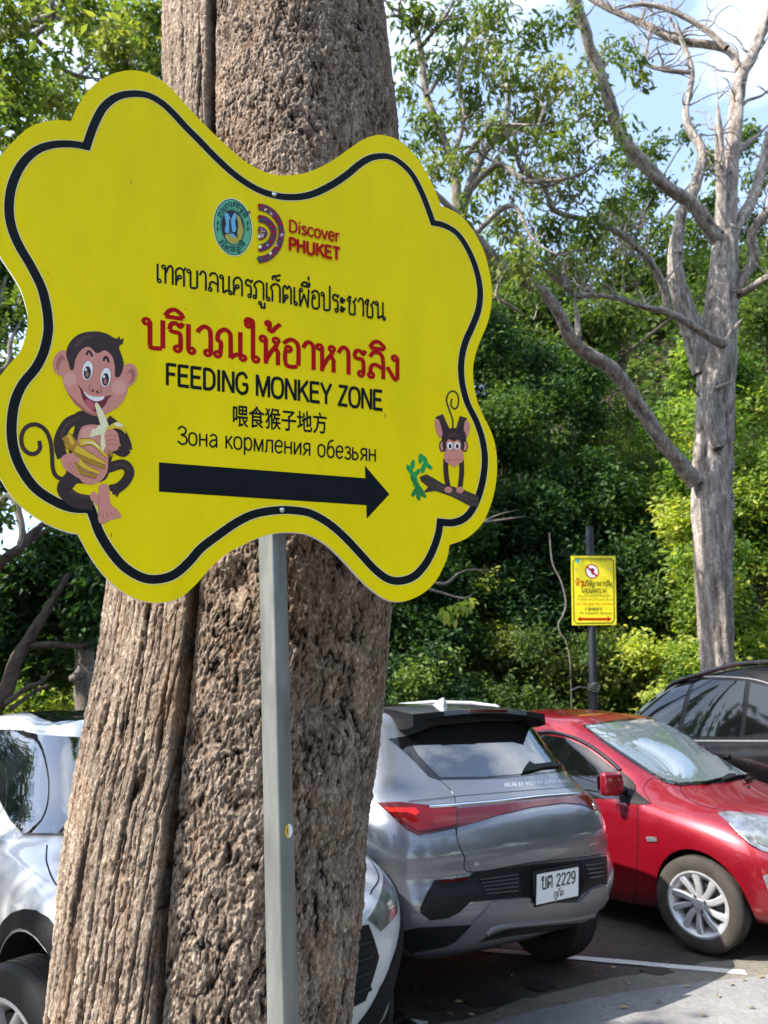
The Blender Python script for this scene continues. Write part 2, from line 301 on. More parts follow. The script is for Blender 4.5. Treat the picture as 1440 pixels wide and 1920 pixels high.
# ------------------------------------------------------------------ lettering drawn as pen strokes
# glyph: (width, [strokes]); stroke: ('s' smooth | 'l' straight, points) or ('o', x, y, r) for the little loop
G = {
 'ก': (.66, [('l', [(.12, 0), (.12, .62)]), ('s', [(.12, .62), (.03, .72), (.12, .9), (.34, 1.0), (.55, .88), (.58, .6)]), ('l', [(.58, .6), (.58, 0)])]),
 'ข': (.62, [('o', .12, .82, .09), ('s', [(.2, .86), (.24, .98), (.12, .98), (.03, .92)]), ('l', [(.21, .8), (.16, .5), (.16, .06)]), ('l', [(.16, .03), (.52, .03), (.52, 1)])]),
 'ค': (.70, [('l', [(.12, 0), (.12, .45)]), ('s', [(.12, .45), (.12, .8), (.35, 1), (.56, .85), (.6, .5)]), ('l', [(.6, .5), (.6, 0)]), ('o', .33, .5, .09), ('s', [(.26, .44), (.14, .22), (.12, .05)])]),
 'ช': (.68, [('o', .12, .82, .09), ('s', [(.2, .86), (.24, .98), (.1, .98)]), ('l', [(.21, .8), (.16, .5), (.16, .06)]), ('s', [(.16, .03), (.36, .02), (.5, .03)]), ('l', [(.52, .03), (.52, .6)]), ('s', [(.52, .6), (.42, .72), (.5, .8), (.62, .98)])]),
 'ด': (.68, [('l', [(.12, 0), (.12, .5)]), ('s', [(.12, .5), (.14, .85), (.36, 1), (.56, .86), (.58, .5)]), ('l', [(.58, .5), (.58, 0)]), ('o', .3, .4, .09), ('s', [(.26, .32), (.2, .15), (.12, .02)])]),
 'ต': (.70, [('l', [(.12, 0), (.12, .5)]), ('s', [(.12, .5), (.12, .85), (.24, .98), (.35, .84), (.47, .99), (.58, .86), (.6, .5)]), ('l', [(.6, .5), (.6, 0)]), ('o', .32, .4, .09), ('s', [(.27, .32), (.2, .15), (.12, .02)])]),
 'ท': (.66, [('o', .1, .88, .09), ('l', [(.2, .9), (.2, 0)]), ('s', [(.2, .5), (.36, .9), (.48, 1), (.58, .9), (.6, .7)]), ('l', [(.6, .7), (.6, 0)])]),
 'น': (.70, [('o', .1, .88, .09), ('l', [(.2, .9), (.2, .03)]), ('s', [(.2, .03), (.38, .16), (.53, .2)]), ('l', [(.54, 1), (.54, .15)]), ('o', .62, .09, .085)]),
 'บ': (.66, [('o', .1, .88, .09), ('l', [(.2, .9), (.2, .08)]), ('s', [(.2, .08), (.24, .02), (.4, .02), (.54, .04)]), ('l', [(.57, .04), (.57, 1)])]),
 'ป': (.66, [('o', .1, .88, .09), ('l', [(.2, .9), (.2, .08)]), ('s', [(.2, .08), (.24, .02), (.4, .02), (.54, .04)]), ('l', [(.57, .04), (.57, 1.42)])]),
 'พ': (.78, [('o', .2, .9, .085), ('l', [(.1, .92), (.14, .02), (.38, .68), (.62, .02), (.68, 1)])]),
 'ภ': (.70, [('o', .09, .09, .085), ('l', [(.17, .08), (.17, .58)]), ('s', [(.17, .58), (.06, .7), (.16, .9), (.38, 1), (.58, .88), (.61, .6)]), ('l', [(.61, .6), (.61, 0)])]),
 'ม': (.70, [('o', .1, .9, .085), ('l', [(.2, .92), (.2, .15)]), ('o', .12, .09, .085), ('s', [(.2, .1), (.36, .2), (.57, .04)]), ('l', [(.58, 0), (.58, 1)])]),
 'ย': (.66, [('o', .2, .9, .085), ('s', [(.12, .88), (.1, .7), (.26, .56)]), ('s', [(.26, .56), (.12, .45), (.12, .1), (.3, .02), (.5, .04)]), ('l', [(.56, .04), (.56, 1)])]),
 'ร': (.56, [('o', .34, .1, .09), ('l', [(.43, .1), (.43, .5)]), ('s', [(.43, .5), (.38, .64), (.2, .66), (.1, .72)]), ('s', [(.1, .72), (.16, .92), (.3, .96), (.42, .86), (.5, 1.0)])]),
 'ล': (.68, [('o', .14, .1, .09), ('s', [(.12, .19), (.14, .42), (.3, .52), (.56, .4)]), ('s', [(.1, .8), (.22, .97), (.4, 1), (.54, .88), (.58, .6)]), ('l', [(.58, .6), (.58, 0)])]),
 'ว': (.56, [('o', .36, .1, .09), ('l', [(.45, .1), (.45, .6)]), ('s', [(.45, .6), (.42, .9), (.26, 1), (.1, .86), (.06, .76)])]),
 'ศ': (.72, [('l', [(.12, 0), (.12, .5)]), ('s', [(.12, .5), (.12, .8), (.34, .97), (.52, .84), (.56, .5)]), ('l', [(.56, .5), (.56, 0)]), ('o', .32, .48, .09), ('s', [(.26, .42), (.16, .25), (.12, .08)]), ('s', [(.5, .84), (.6, .94), (.66, 1.06)])]),
 'ห': (.70, [('o', .1, .88, .09), ('l', [(.19, .9), (.19, 0)]), ('s', [(.19, .1), (.34, .42), (.5, .66), (.56, .78)]), ('o', .52, .88, .09), ('s', [(.5, .6), (.58, .45), (.58, .3)]), ('l', [(.58, .3), (.58, 0)])]),
 'อ': (.66, [('o', .22, .64, .09), ('s', [(.14, .6), (.11, .4), (.12, .14)]), ('s', [(.12, .14), (.18, .03), (.36, .01), (.52, .05)]), ('l', [(.55, .08), (.56, .66)]), ('s', [(.56, .66), (.5, .9), (.32, 1), (.14, .9), (.08, .8)])]),
 'ง': (.56, [('o', .32, .88, .09), ('l', [(.42, .9), (.42, .06)]), ('s', [(.42, .04), (.3, .08), (.16, .3), (.04, .5)])]),
 'ณ': (1.0, [('o', .1, .1, .09), ('s', [(.18, .12), (.2, .5), (.1, .62), (.14, .86), (.32, 1), (.48, .88), (.5, .6)]), ('l', [(.5, .6), (.5, .03)]), ('s', [(.5, .03), (.64, .16), (.78, .2)]), ('l', [(.8, 1), (.8, .15)]), ('o', .88, .09, .085)]),
 'จ': (.6, [('o', .16, .55, .09), ('s', [(.24, .5), (.32, .2), (.42, .02)]), ('l', [(.45, .02), (.45, .6)]), ('s', [(.45, .6), (.42, .9), (.26, 1), (.08, .82)])]),
 'เ': (.32, [('l', [(.1, 1), (.1, .12)]), ('o', .19, .1, .09)]),
 'โ': (.40, [('o', .27, .1, .09), ('l', [(.18, .12), (.18, 1.1)]), ('s', [(.18, 1.1), (.04, 1.22), (.12, 1.36), (.2, 1.22), (.34, 1.36)])]),
 'ใ': (.42, [('o', .29, .1, .09), ('l', [(.2, .12), (.2, 1.2)]), ('s', [(.2, 1.2), (.18, 1.46), (.02, 1.5), (-.04, 1.36)]), ('o', .05, 1.3, .08)]),
 'า': (.50, [('s', [(.05, .76), (.14, .94), (.26, 1), (.38, .88), (.4, .6)]), ('l', [(.4, .6), (.4, 0)])]),
 'ะ': (.46, [('s', [(.08, .78), (.06, .62), (.18, .6), (.34, .8)]), ('o', .13, .78, .07), ('s', [(.08, .28), (.06, .12), (.18, .1), (.34, .3)]), ('o', .13, .28, .07)]),
 'ิ': (0, [('s', [(-.58, 1.16), (-.46, 1.36), (-.28, 1.42), (-.1, 1.28), (-.06, 1.16)]), ('l', [(-.58, 1.15), (-.06, 1.15)])]),
 'ื': (0, [('s', [(-.58, 1.16), (-.46, 1.33), (-.3, 1.37), (-.14, 1.24), (-.1, 1.16)]), ('l', [(-.58, 1.15), (-.06, 1.15)]), ('l', [(-.22, 1.2), (-.2, 1.4)]), ('l', [(-.06, 1.15), (-.06, 1.42)])]),
 'ั': (0, [('o', -.42, 1.24, .07), ('s', [(-.42, 1.17), (-.2, 1.16), (-.02, 1.42)])]),
 '็': (0, [('s', [(-.5, 1.18), (-.54, 1.36), (-.38, 1.38), (-.3, 1.24), (-.18, 1.2), (-.1, 1.3)]), ('s', [(-.5, 1.42), (-.3, 1.44), (-.04, 1.54)])]),
 '่': (0, [('l', [(-.12, 1.5), (-.12, 1.74)])]),
 '้': (0, [('o', -.44, 1.46, .07), ('s', [(-.38, 1.42), (-.4, 1.24), (-.3, 1.2), (-.2, 1.34), (-.04, 1.5)])]),
 '้ม': None,
 'ู': (0, [('o', -.3, -.2, .08), ('l', [(-.22, -.18), (-.22, -.42), (-.02, -.42), (-.02, -.14)])]),
 ' ': (.35, []),
 'F': (.60, [('l', [(.1, 0), (.1, 1)]), ('l', [(.1, .95), (.56, .95)]), ('l', [(.1, .52), (.5, .52)])]),
 'E': (.66, [('l', [(.1, 0), (.1, 1)]), ('l', [(.1, .95), (.6, .95)]), ('l', [(.1, .52), (.55, .52)]), ('l', [(.1, .05), (.62, .05)])]),
 'D': (.72, [('l', [(.1, 0), (.1, 1)]), ('s', [(.1, .95), (.38, .94), (.58, .78), (.62, .5), (.58, .22), (.38, .06), (.1, .05)])]),
 'I': (.28, [('l', [(.14, 0), (.14, 1)])]),
 'N': (.74, [('l', [(.1, 0), (.1, 1)]), ('l', [(.12, .97), (.62, .03)]), ('l', [(.64, 0), (.64, 1)])]),
 'G': (.76, [('s', [(.64, .74), (.54, .92), (.36, .97), (.14, .82), (.08, .5), (.14, .18), (.36, .03), (.58, .1), (.66, .22)]), ('l', [(.66, .18), (.66, .46)]), ('l', [(.4, .46), (.7, .46)])]),
 'M': (.86, [('l', [(.1, 0), (.1, 1)]), ('l', [(.12, .97), (.43, .05), (.74, .97)]), ('l', [(.76, 1), (.76, 0)])]),
 'O': (.78, [('s', [(.39, .97), (.16, .86), (.08, .5), (.16, .14), (.39, .03), (.62, .14), (.7, .5), (.62, .86), (.39, .97)])]),
 'K': (.70, [('l', [(.1, 0), (.1, 1)]), ('l', [(.62, 1), (.12, .4)]), ('l', [(.27, .58), (.66, 0)])]),
 'Y': (.68, [('l', [(.04, 1), (.34, .45), (.64, 1)]), ('l', [(.34, .45), (.34, 0)])]),
 'Z': (.64, [('l', [(.08, .95), (.56, .95), (.08, .05), (.6, .05)])]),
 'P': (.64, [('l', [(.1, 0), (.1, 1)]), ('s', [(.1, .95), (.42, .94), (.56, .74), (.42, .5), (.1, .48)])]),
 'H': (.72, [('l', [(.1, 0), (.1, 1)]), ('l', [(.62, 0), (.62, 1)]), ('l', [(.1, .52), (.62, .52)])]),
 'U': (.84, [('s', [(.16, .34), (.18, .16), (.30, .05), (.42, .03), (.54, .05), (.66, .16), (.68, .34)]), ('l', [(.16, 1), (.16, .3)]), ('l', [(.68, 1), (.68, .3)])]),
 'T': (.62, [('l', [(.31, 0), (.31, .95)]), ('l', [(.02, .95), (.6, .95)])]),
 'B': (.66, [('l', [(.1, 0), (.1, 1)]), ('s', [(.1, .95), (.44, .93), (.52, .74), (.42, .54), (.1, .52)]), ('s', [(.4, .53), (.6, .38), (.56, .12), (.36, .05), (.1, .05)])]),
 'i': (.26, [('l', [(.13, 0), (.13, .7)]), ('l', [(.13, .86), (.13, .98)])]),
 'A': (.72, [('l', [(.04, 0), (.36, 1), (.68, 0)]), ('l', [(.16, .34), (.56, .34)])]),
 'L': (.58, [('l', [(.1, 1), (.1, .05), (.56, .05)])]),
 'R': (.68, [('l', [(.1, 0), (.1, 1)]), ('s', [(.1, .95), (.42, .94), (.54, .74), (.42, .52), (.1, .5)]), ('l', [(.36, .5), (.62, 0)])]),
 'S': (.66, [('s', [(.58, .8), (.34, .97), (.12, .8), (.2, .6), (.46, .44), (.56, .22), (.32, .03), (.08, .2)])]),
 's': (.5, [('s', [(.44, .58), (.26, .7), (.1, .56), (.26, .38), (.44, .22), (.26, .03), (.06, .14)])]),
 'c': (.52, [('s', [(.47, .58), (.3, .7), (.1, .56), (.08, .2), (.28, .02), (.48, .15)])]),
 'o': (.58, [('s', [(.29, .7), (.1, .56), (.1, .16), (.29, .02), (.48, .16), (.48, .56), (.29, .7)])]),
 'v': (.54, [('l', [(.04, .72), (.27, .03), (.5, .72)])]),
 'e': (.56, [('l', [(.1, .38), (.48, .38)]), ('s', [(.48, .38), (.46, .6), (.28, .7), (.1, .54), (.1, .18), (.28, .02), (.48, .14)])]),
 'r': (.40, [('l', [(.1, 0), (.1, .7)]), ('s', [(.1, .4), (.18, .62), (.36, .68)])]),
 'd': (.58, [('l', [(.5, 0), (.5, 1)]), ('s', [(.5, .52), (.3, .7), (.1, .54), (.1, .18), (.3, .02), (.5, .2)])]),
 't': (.36, [('l', [(.16, .95), (.16, .1), (.32, .03)]), ('l', [(.02, .68), (.32, .68)])]),
 'f': (.34, [('l', [(.14, 0), (.14, .8), (.32, .97)]), ('l', [(.02, .68), (.3, .68)])]),
 'n': (.56, [('l', [(.1, 0), (.1, .7)]), ('s', [(.1, .45), (.26, .68), (.44, .6), (.46, .4)]), ('l', [(.46, .4), (.46, 0)])]),
 'h': (.56, [('l', [(.1, 0), (.1, 1)]), ('s', [(.1, .45), (.26, .68), (.44, .6), (.46, .4)]), ('l', [(.46, .4), (.46, 0)])]),
 'm': (.82, [('l', [(.1, 0), (.1, .7)]), ('s', [(.1, .45), (.24, .68), (.38, .6), (.41, .4)]), ('l', [(.41, .4), (.41, 0)]), ('s', [(.41, .45), (.56, .68), (.7, .6), (.72, .4)]), ('l', [(.72, .4), (.72, 0)])]),
 'k': (.5, [('l', [(.1, 0), (.1, 1)]), ('l', [(.44, .7), (.12, .28)]), ('l', [(.22, .4), (.48, 0)])]),
 'y': (.52, [('l', [(.04, .7), (.27, .05)]), ('l', [(.5, .7), (.2, -.26), (.06, -.26)])]),
 'З': (.60, [('s', [(.08, .8), (.28, .97), (.5, .84), (.46, .62), (.24, .53)]), ('s', [(.24, .53), (.52, .42), (.54, .14), (.3, .03), (.06, .18)])]),
 'Н': (.72, [('l', [(.1, 0), (.1, 1)]), ('l', [(.62, 0), (.62, 1)]), ('l', [(.1, .52), (.62, .52)])]),
 'о': (.58, [('s', [(.29, .7), (.1, .56), (.1, .16), (.29, .02), (.48, .16), (.48, .56), (.29, .7)])]),
 'н': (.58, [('l', [(.1, 0), (.1, .7)]), ('l', [(.48, 0), (.48, .7)]), ('l', [(.1, .37), (.48, .37)])]),
 'а': (.56, [('s', [(.1, .58), (.28, .7), (.44, .6), (.46, .4)]), ('l', [(.46, .4), (.47, 0)]), ('s', [(.46, .42), (.2, .36), (.08, .18), (.22, .02), (.46, .18)])]),
 'к': (.48, [('l', [(.1, 0), (.1, .7)]), ('l', [(.44, .7), (.12, .32)]), ('l', [(.2, .4), (.46, 0)])]),
 'р': (.58, [('l', [(.1, .7), (.1, -.26)]), ('s', [(.1, .52), (.3, .7), (.48, .54), (.48, .18), (.3, .02), (.1, .2)])]),
 'м': (.68, [('l', [(.1, 0), (.1, .7)]), ('l', [(.12, .66), (.34, .05), (.56, .66)]), ('l', [(.58, .7), (.58, 0)])]),
 'л': (.58, [('s', [(.04, .02), (.12, .08), (.15, .4), (.16, .66)]), ('l', [(.16, .66), (.48, .66)]), ('l', [(.48, .7), (.48, 0)])]),
 'е': (.56, [('l', [(.1, .38), (.48, .38)]), ('s', [(.48, .38), (.46, .6), (.28, .7), (.1, .54), (.1, .18), (.28, .02), (.48, .14)])]),
 'и': (.58, [('l', [(.1, .7), (.1, 0)]), ('l', [(.12, .05), (.46, .65)]), ('l', [(.48, .7), (.48, 0)])]),
 'я': (.56, [('l', [(.46, 0), (.46, .7)]), ('s', [(.46, .66), (.2, .66), (.1, .5), (.2, .33), (.46, .32)]), ('l', [(.28, .32), (.06, 0)])]),
 'б': (.58, [('s', [(.48, 1), (.2, .86), (.1, .5), (.12, .14), (.3, .02), (.48, .16), (.48, .5), (.3, .62), (.12, .46)])]),
 'з': (.48, [('s', [(.08, .6), (.24, .7), (.4, .6), (.36, .43), (.2, .38)]), ('s', [(.2, .38), (.42, .3), (.42, .1), (.24, .02), (.05, .12)])]),
 'ь': (.54, [('l', [(.1, 0), (.1, .7)]), ('s', [(.1, .4), (.32, .4), (.44, .22), (.32, .04), (.1, .04)])]),
 'т': (.46, [('l', [(.23, 0), (.23, .66)]), ('l', [(.02, .66), (.44, .66)])]),
 '0': (.6, [('s', [(.3, .97), (.1, .78), (.1, .22), (.3, .03), (.5, .22), (.5, .78), (.3, .97)])]),
 '2': (.6, [('s', [(.08, .76), (.2, .96), (.42, .94), (.5, .74), (.4, .5), (.1, .05)]), ('l', [(.08, .05), (.54, .05)])]),
 '9': (.6, [('s', [(.5, .64), (.4, .44), (.18, .44), (.09, .68), (.2, .94), (.4, .94), (.5, .68), (.46, .28), (.3, .03), (.1, .12)])]),
 '!': (.26, [('l', [(.13, .3), (.13, 1)]), ('l', [(.13, 0), (.13, .12)])]),
}

class Flat:
    """flat print: pieces of colour on a plane. fn(a,b,h) -> point; every piece lies a hair above the one before"""
    def __init__(s, fn, step=.000015, h0=.0004): s.fn = fn; s.h = h0; s.step = step; s.v = {}; s.f = {}
    def _add(s, m, pts, faces):
        v = s.v.setdefault(m, []); f = s.f.setdefault(m, []); b = len(v)
        v += [s.fn(a, c, s.h) for a, c in pts]; f += [tuple(b + i for i in q) for q in faces]; s.h += s.step
    def poly(s, m, pts, smooth=0, corners=None):
        if smooth: pts = crom(pts, smooth, True)
        vv = [Vector((a, b, 0)) for a, b in pts]
        s._add(m, pts, [tuple(t) for t in tessellate_polygon([vv])])
    def ell(s, m, cx, cy, rx, ry, rot=0, n=40):
        c, d = cos(R(rot)), sin(R(rot))
        p = [(cx + rx * cos(2 * pi * k / n) * c - ry * sin(2 * pi * k / n) * d, cy + rx * cos(2 * pi * k / n) * d + ry * sin(2 * pi * k / n) * c) for k in range(n)]
        s._add(m, p, [tuple(range(n))])
    def ring(s, m, cx, cy, rx, ry, tx, ty, rot=0, a0=0, a1=360, n=48):
        c, d = cos(R(rot)), sin(R(rot)); p = []
        for k in range(n + 1):
            a = R(a0 + (a1 - a0) * k / n)
            for f in (0, 1):
                x, y = (rx - f * tx) * cos(a), (ry - f * ty) * sin(a); p.append((cx + x * c - y * d, cy + x * d + y * c))
        s._add(m, p, [(2 * k, 2 * k + 1, 2 * k + 3, 2 * k + 2) for k in range(n)])
    def stroke(s, m, pts, w, smooth=0, closed=False, w1=None, xf=None):
        """mitred ribbon; w may taper to w1; xf maps drawing coordinates to the plane's"""
        P = [np.array(p, float) for p in (crom(pts, smooth, closed) if smooth else pts)]
        Q = [P[0]]
        for p in P[1:]:
            if np.hypot(*(p - Q[-1])) > 1e-7: Q.append(p)
        if closed and np.hypot(*(Q[0] - Q[-1])) < 1e-7: Q.pop()
        P = Q; n = len(P)
        if n < 2: return
        o = []
        for i in range(n):
            a = P[i] - P[i - 1] if (closed or i > 0) else P[1] - P[0]
            b = P[(i + 1) % n] - P[i] if (closed or i < n - 1) else P[-1] - P[-2]
            a = a / np.hypot(*a); b = b / np.hypot(*b); na = np.array((-a[1], a[0])); nb = np.array((-b[1], b[0]))
            q = na + nb; L2 = q.dot(q); q = na if L2 < .15 else q * (2 / L2) if L2 > .6 else q / math.sqrt(L2)
            ww = (w if w1 is None else w + (w1 - w) * i / (n - 1)) / 2
            o += [P[i] + q * ww, P[i] - q * ww]
        if xf: o = [xf(*p) for p in o]
        rg = n if closed else n - 1
        s._add(m, [tuple(p) for p in o], [(2 * i, 2 * i + 1, 2 * ((i + 1) % n) + 1, 2 * ((i + 1) % n)) for i in range(rg)])
    def glyph(s, m, ch, x, w, xf):
        g = G.get(ch)
        if not g: return .3
        for st in g[1]:
            if st[0] == 'o':
                _, cx, cy, r = st; n = 14
                s.stroke(m, [(x + cx + r * cos(2 * pi * k / n), cy + r * sin(2 * pi * k / n)) for k in range(n)], w * .8, 0, True, xf=xf)
            elif st[0] == 'l':
                for i in range(len(st[1]) - 1):             # straight pieces overlap a little where they meet
                    p, q = np.array(st[1][i], float), np.array(st[1][i + 1], float); d = (q - p) / np.hypot(*(q - p)) * w * .38
                    if i > 0: p = p - d
                    if i < len(st[1]) - 2: q = q + d
                    s.stroke(m, [(x + p[0], p[1]), (x + q[0], q[1])], w, 0, xf=xf)
            else:
                s.stroke(m, [(x + a, b) for a, b in st[1]], w, 6, xf=xf)
        return g[0]
    def text(s, m, txt, p0, p1, up, w=.11, up1=None):
        """writes txt from p0 to p1 along the baseline, body height = the vector up (up1 at the far end)"""
        tot = sum(G[c][0] if G.get(c) else .3 for c in txt); p0, p1, up = np.array(p0), np.array(p1), np.array(up); up1 = up if up1 is None else np.array(up1)
        def xf(a, b):
            t = a / tot; return tuple(p0 + (p1 - p0) * t + (up + (up1 - up) * t) * b)
        x = 0
        for c in txt: x += s.glyph(m, c, x, w, xf)
    def arc(s, m, txt, cx, cy, rx, ry, a0, a1, size, w=.14, inward=False):
        tot = sum(G[c][0] if G.get(c) else .3 for c in txt); x = 0
        for c in txt:
            gw = G[c][0] if G.get(c) else .3; a = R(a0 + (a1 - a0) * (x + gw / 2) / tot)
            q = np.array((cx + rx * cos(a), cy + ry * sin(a))); up = np.array((cos(a), sin(a))) * (-1 if inward else 1); ri = np.array((up[1], -up[0]))
            s.glyph(m, c, 0, w, lambda u, v: tuple(q + ri * (u - gw / 2) * size + up * (v - .5) * size)); x += gw
    def build(s, name, parent, pick=None):
        """one mesh with a material slot per colour"""
        v = []; f = []; mi = []; ms = []
        for m in s.v:
            b = len(v); v += s.v[m]; f += [tuple(i + b for i in q) for q in s.f[m]]; mi += [len(ms)] * len(s.f[m]); ms.append(M[m])
        me = bpy.data.meshes.new(name); me.from_pydata([tuple(p) for p in v], [], f); me.polygons.foreach_set('material_index', mi)
        s.v = {}; s.f = {}
        if type(s) is Flat: s.h = .0004
        return link(name, me, parent, ms)

# ------------------------------------------------------------------ the feeding zone sign
SIGN_Y = 1.5
U = ray(4130, 1185).normalized()                       # along the lettering, leaning a little with the post
NRM = Vector((U.y, -U.x, 0)).normalized()              # faces the camera
V = NRM.cross(U).normalized(); V = V if V.z > 0 else -V
NRM = U.cross(V).normalized()
O = at(500, 760, SIGN_Y)
def plane_xy(px, py, h=0.0):
    d = ray(px, py); t = (O + NRM * h - EYE).dot(NRM) / d.dot(NRM); q = EYE + d * t - O
    return (q.dot(U), q.dot(V))
sign = empty('direction_sign', (O + U * .04 + V * -2.0)); sign.location.z = 0
tag(sign, 'large yellow cloud-shaped sign with cartoon monkeys and a black arrow on a grey post', 'sign')
SO = Vector(sign.location)
def SP(a, b, h): return O + U * a + V * b + NRM * h - SO
def pp(l): return [plane_xy(*p) for p in l]

def cloud(runs):
    """closed outline from runs of smooth points that meet in corners"""
    o = []
    for r in runs: o += crom(r, 5)[:-1]
    return o
T0 = [(133, 227), (148, 195), (173, 162), (205, 141), (240, 132), (275, 136), (305, 152), (330, 175), (352, 200), (380, 230), (415, 264), (450, 295), (480, 315), (513, 327), (547, 328), (580, 322), (620, 303), (653, 280), (680, 262), (707, 253), (727, 255), (747, 263), (770, 282), (790, 307), (808, 340), (820, 367), (827, 386)]
T1 = [(827, 386), (843, 392), (867, 407), (890, 437), (908, 473), (919, 517), (922, 560), (916, 600), (903, 633), (892, 663), (887, 692), (889, 725), (896, 755), (907, 781), (922, 812), (930, 843), (932, 880), (928, 917), (918, 953), (903, 983), (877, 1008), (853, 1018), (843, 1021)]
T2 = [(843, 1021), (838, 1047), (823, 1080), (805, 1103), (780, 1120), (753, 1128), (727, 1125), (700, 1108), (673, 1083), (643, 1050), (613, 1022), (580, 1003), (547, 998), (513, 1000), (480, 1010), (460, 1020), (427, 1037), (397, 1062), (370, 1093), (343, 1117), (317, 1128), (287, 1130), (253, 1122), (220, 1102), (190, 1073), (167, 1040), (152, 1013), (145, 1000)]
T3 = [(145, 1000), (127, 997), (90, 983), (57, 963), (27, 937), (0, 897), (-18, 860), (-27, 815), (-25, 765), (-14, 725), (4, 700), (20, 680), (37, 660), (48, 630), (52, 600), (48, 573), (37, 540), (20, 511), (0, 480), (-14, 448), (-22, 405), (-20, 355), (-10, 318), (3, 290), (27, 263), (53, 240), (80, 229), (110, 225), (133, 227)]
outline = pp(cloud([T0, T1, T2, T3]))
mb = MB(); TH = .010
mb.prism(outline, 0, -TH, SP)
board = mb.build('sign_board', M['board_white'], sign)
me = board.data; me.materials.append(M['yellow'])
for p in me.polygons:                                   # the printed face; the cut edge stays white
    if p.normal.dot(NRM) > .7: p.material_index = 1
fl = Flat(SP)
B0 = [(162, 275), (168, 257), (177, 233), (193, 203), (217, 183), (247, 176), (277, 179), (303, 193), (325, 213), (347, 237), (373, 263), (407, 298), (443, 330), (480, 354), (513, 366), (547, 370), (583, 365), (620, 348), (650, 328), (673, 309), (693, 297), (713, 293), (733, 295), (753, 307), (773, 328), (790, 360), (802, 390), (812, 418)]
B1 = [(812, 418), (833, 423), (857, 438), (877, 467), (892, 503), (900, 543), (897, 580), (885, 613), (872, 643), (865, 677), (866, 715), (876, 755), (893, 790), (905, 827), (909, 867), (903, 910), (890, 947), (873, 970), (850, 980), (825, 979)]
B2 = [(825, 979), (822, 1000), (813, 1028), (798, 1057), (777, 1080), (752, 1089), (728, 1086), (703, 1068), (677, 1040), (647, 1008), (617, 982), (583, 963), (550, 957), (517, 957), (477, 964), (443, 980), (407, 1005), (377, 1028), (353, 1055), (327, 1077), (297, 1086), (267, 1083), (233, 1063), (207, 1033), (187, 1000), (177, 973), (170, 954)]
B3 = [(170, 954), (133, 952), (97, 937), (63, 912), (37, 873), (24, 833), (22, 793), (28, 753), (43, 720), (67, 690), (82, 660), (90, 625), (90, 598), (86, 570), (77, 537), (57, 497), (37, 463), (23, 430), (17, 393), (22, 350), (40, 310), (67, 283), (97, 272), (127, 270), (147, 272), (162, 275)]
border = pp(cloud([B0, B1, B2, B3]))
fl.stroke('print_edge', border, .0215, 0, True); fl.stroke('print_black', border, .0175, 0, True)
fl.build('border_line', sign)
# arrow
fl.poly('print_black', pp([(298, 867), (685, 896.7), (684, 873), (730, 926.7), (687.5, 972.7), (686.7, 947.3), (298, 922)])); fl.build('arrow', sign)
def line(name, m, txt, a, b, h0, h1, w):
    """baseline ends a,b and the body height in the photo at each end"""
    p0, p1 = plane_xy(*a), plane_xy(*b); u0 = np.subtract(plane_xy(a[0], a[1] - h0), p0); u1 = np.subtract(plane_xy(b[0], b[1] - h1), p1)
    fl.text(m, txt, p0, p1, u0, w, u1); return fl.build(name, sign)
line('thai_lettering', 'print_black', 'เทศบาลนครภูเก็ตเพื่อประชาชน', (292, 529), (722, 601), 35, 33, .115)
line('thai_lettering', 'print_red', 'บริเวณให้อาหารลิง', (268, 651), (752, 716), 56, 48, .145)
line('english_lettering', 'print_black', 'FEEDING MONKEY ZONE', (310, 722), (718, 770.5), 41.5, 38, .155)
line('russian_lettering', 'print_black', 'Зона кормления обезьян', (331, 833), (706, 866), 35, 33, .10)
def blender_text(name, txt, m, a, b, h, bold=.0):
    cu = bpy.data.curves.new(name, 'FONT'); cu.body = txt; cu.offset = bold
    o = bpy.data.objects.new(name, cu); C.objects.link(o); dg = bpy.context.evaluated_depsgraph_get(); dg.update()
    me = bpy.data.meshes.new_from_object(o.evaluated_get(dg)); bpy.data.objects.remove(o)
    co = np.empty(len(me.vertices) * 3); me.vertices.foreach_get('co', co); co = co.reshape(-1, 3)
    mn, mxx = co.min(0), co.max(0); s = (co - mn) / np.where(mxx - mn == 0, 1, mxx - mn)
    p0, p1 = np.array(plane_xy(*a)), np.array(plane_xy(*b)); up = np.subtract(plane_xy(a[0], a[1] - h), p0)
    q = p0 + s[:, :1] * (p1 - p0) + s[:, 1:2] * up; fl.h += .0001
    nf = [tuple(p.vertices) for p in me.polygons]; n = len(q); V_ = []; F_ = []; w_ = abs(p1[0] - p0[0]) * .0034
    for k, (dx, dy) in enumerate(((0, 0), (w_, 0), (-w_, 0), (0, w_), (0, -w_))):       # a bold face
        V_ += [SP(x + dx, y + dy, fl.h + k * .00002) for x, y in q]; F_ += [tuple(i + k * n for i in t) for t in nf]
    return mesh(name, V_, F_, M[m], sign)
blender_text('chinese_lettering', '喂食猴子地方', 'print_black', (437, 799), (613, 814), 41)
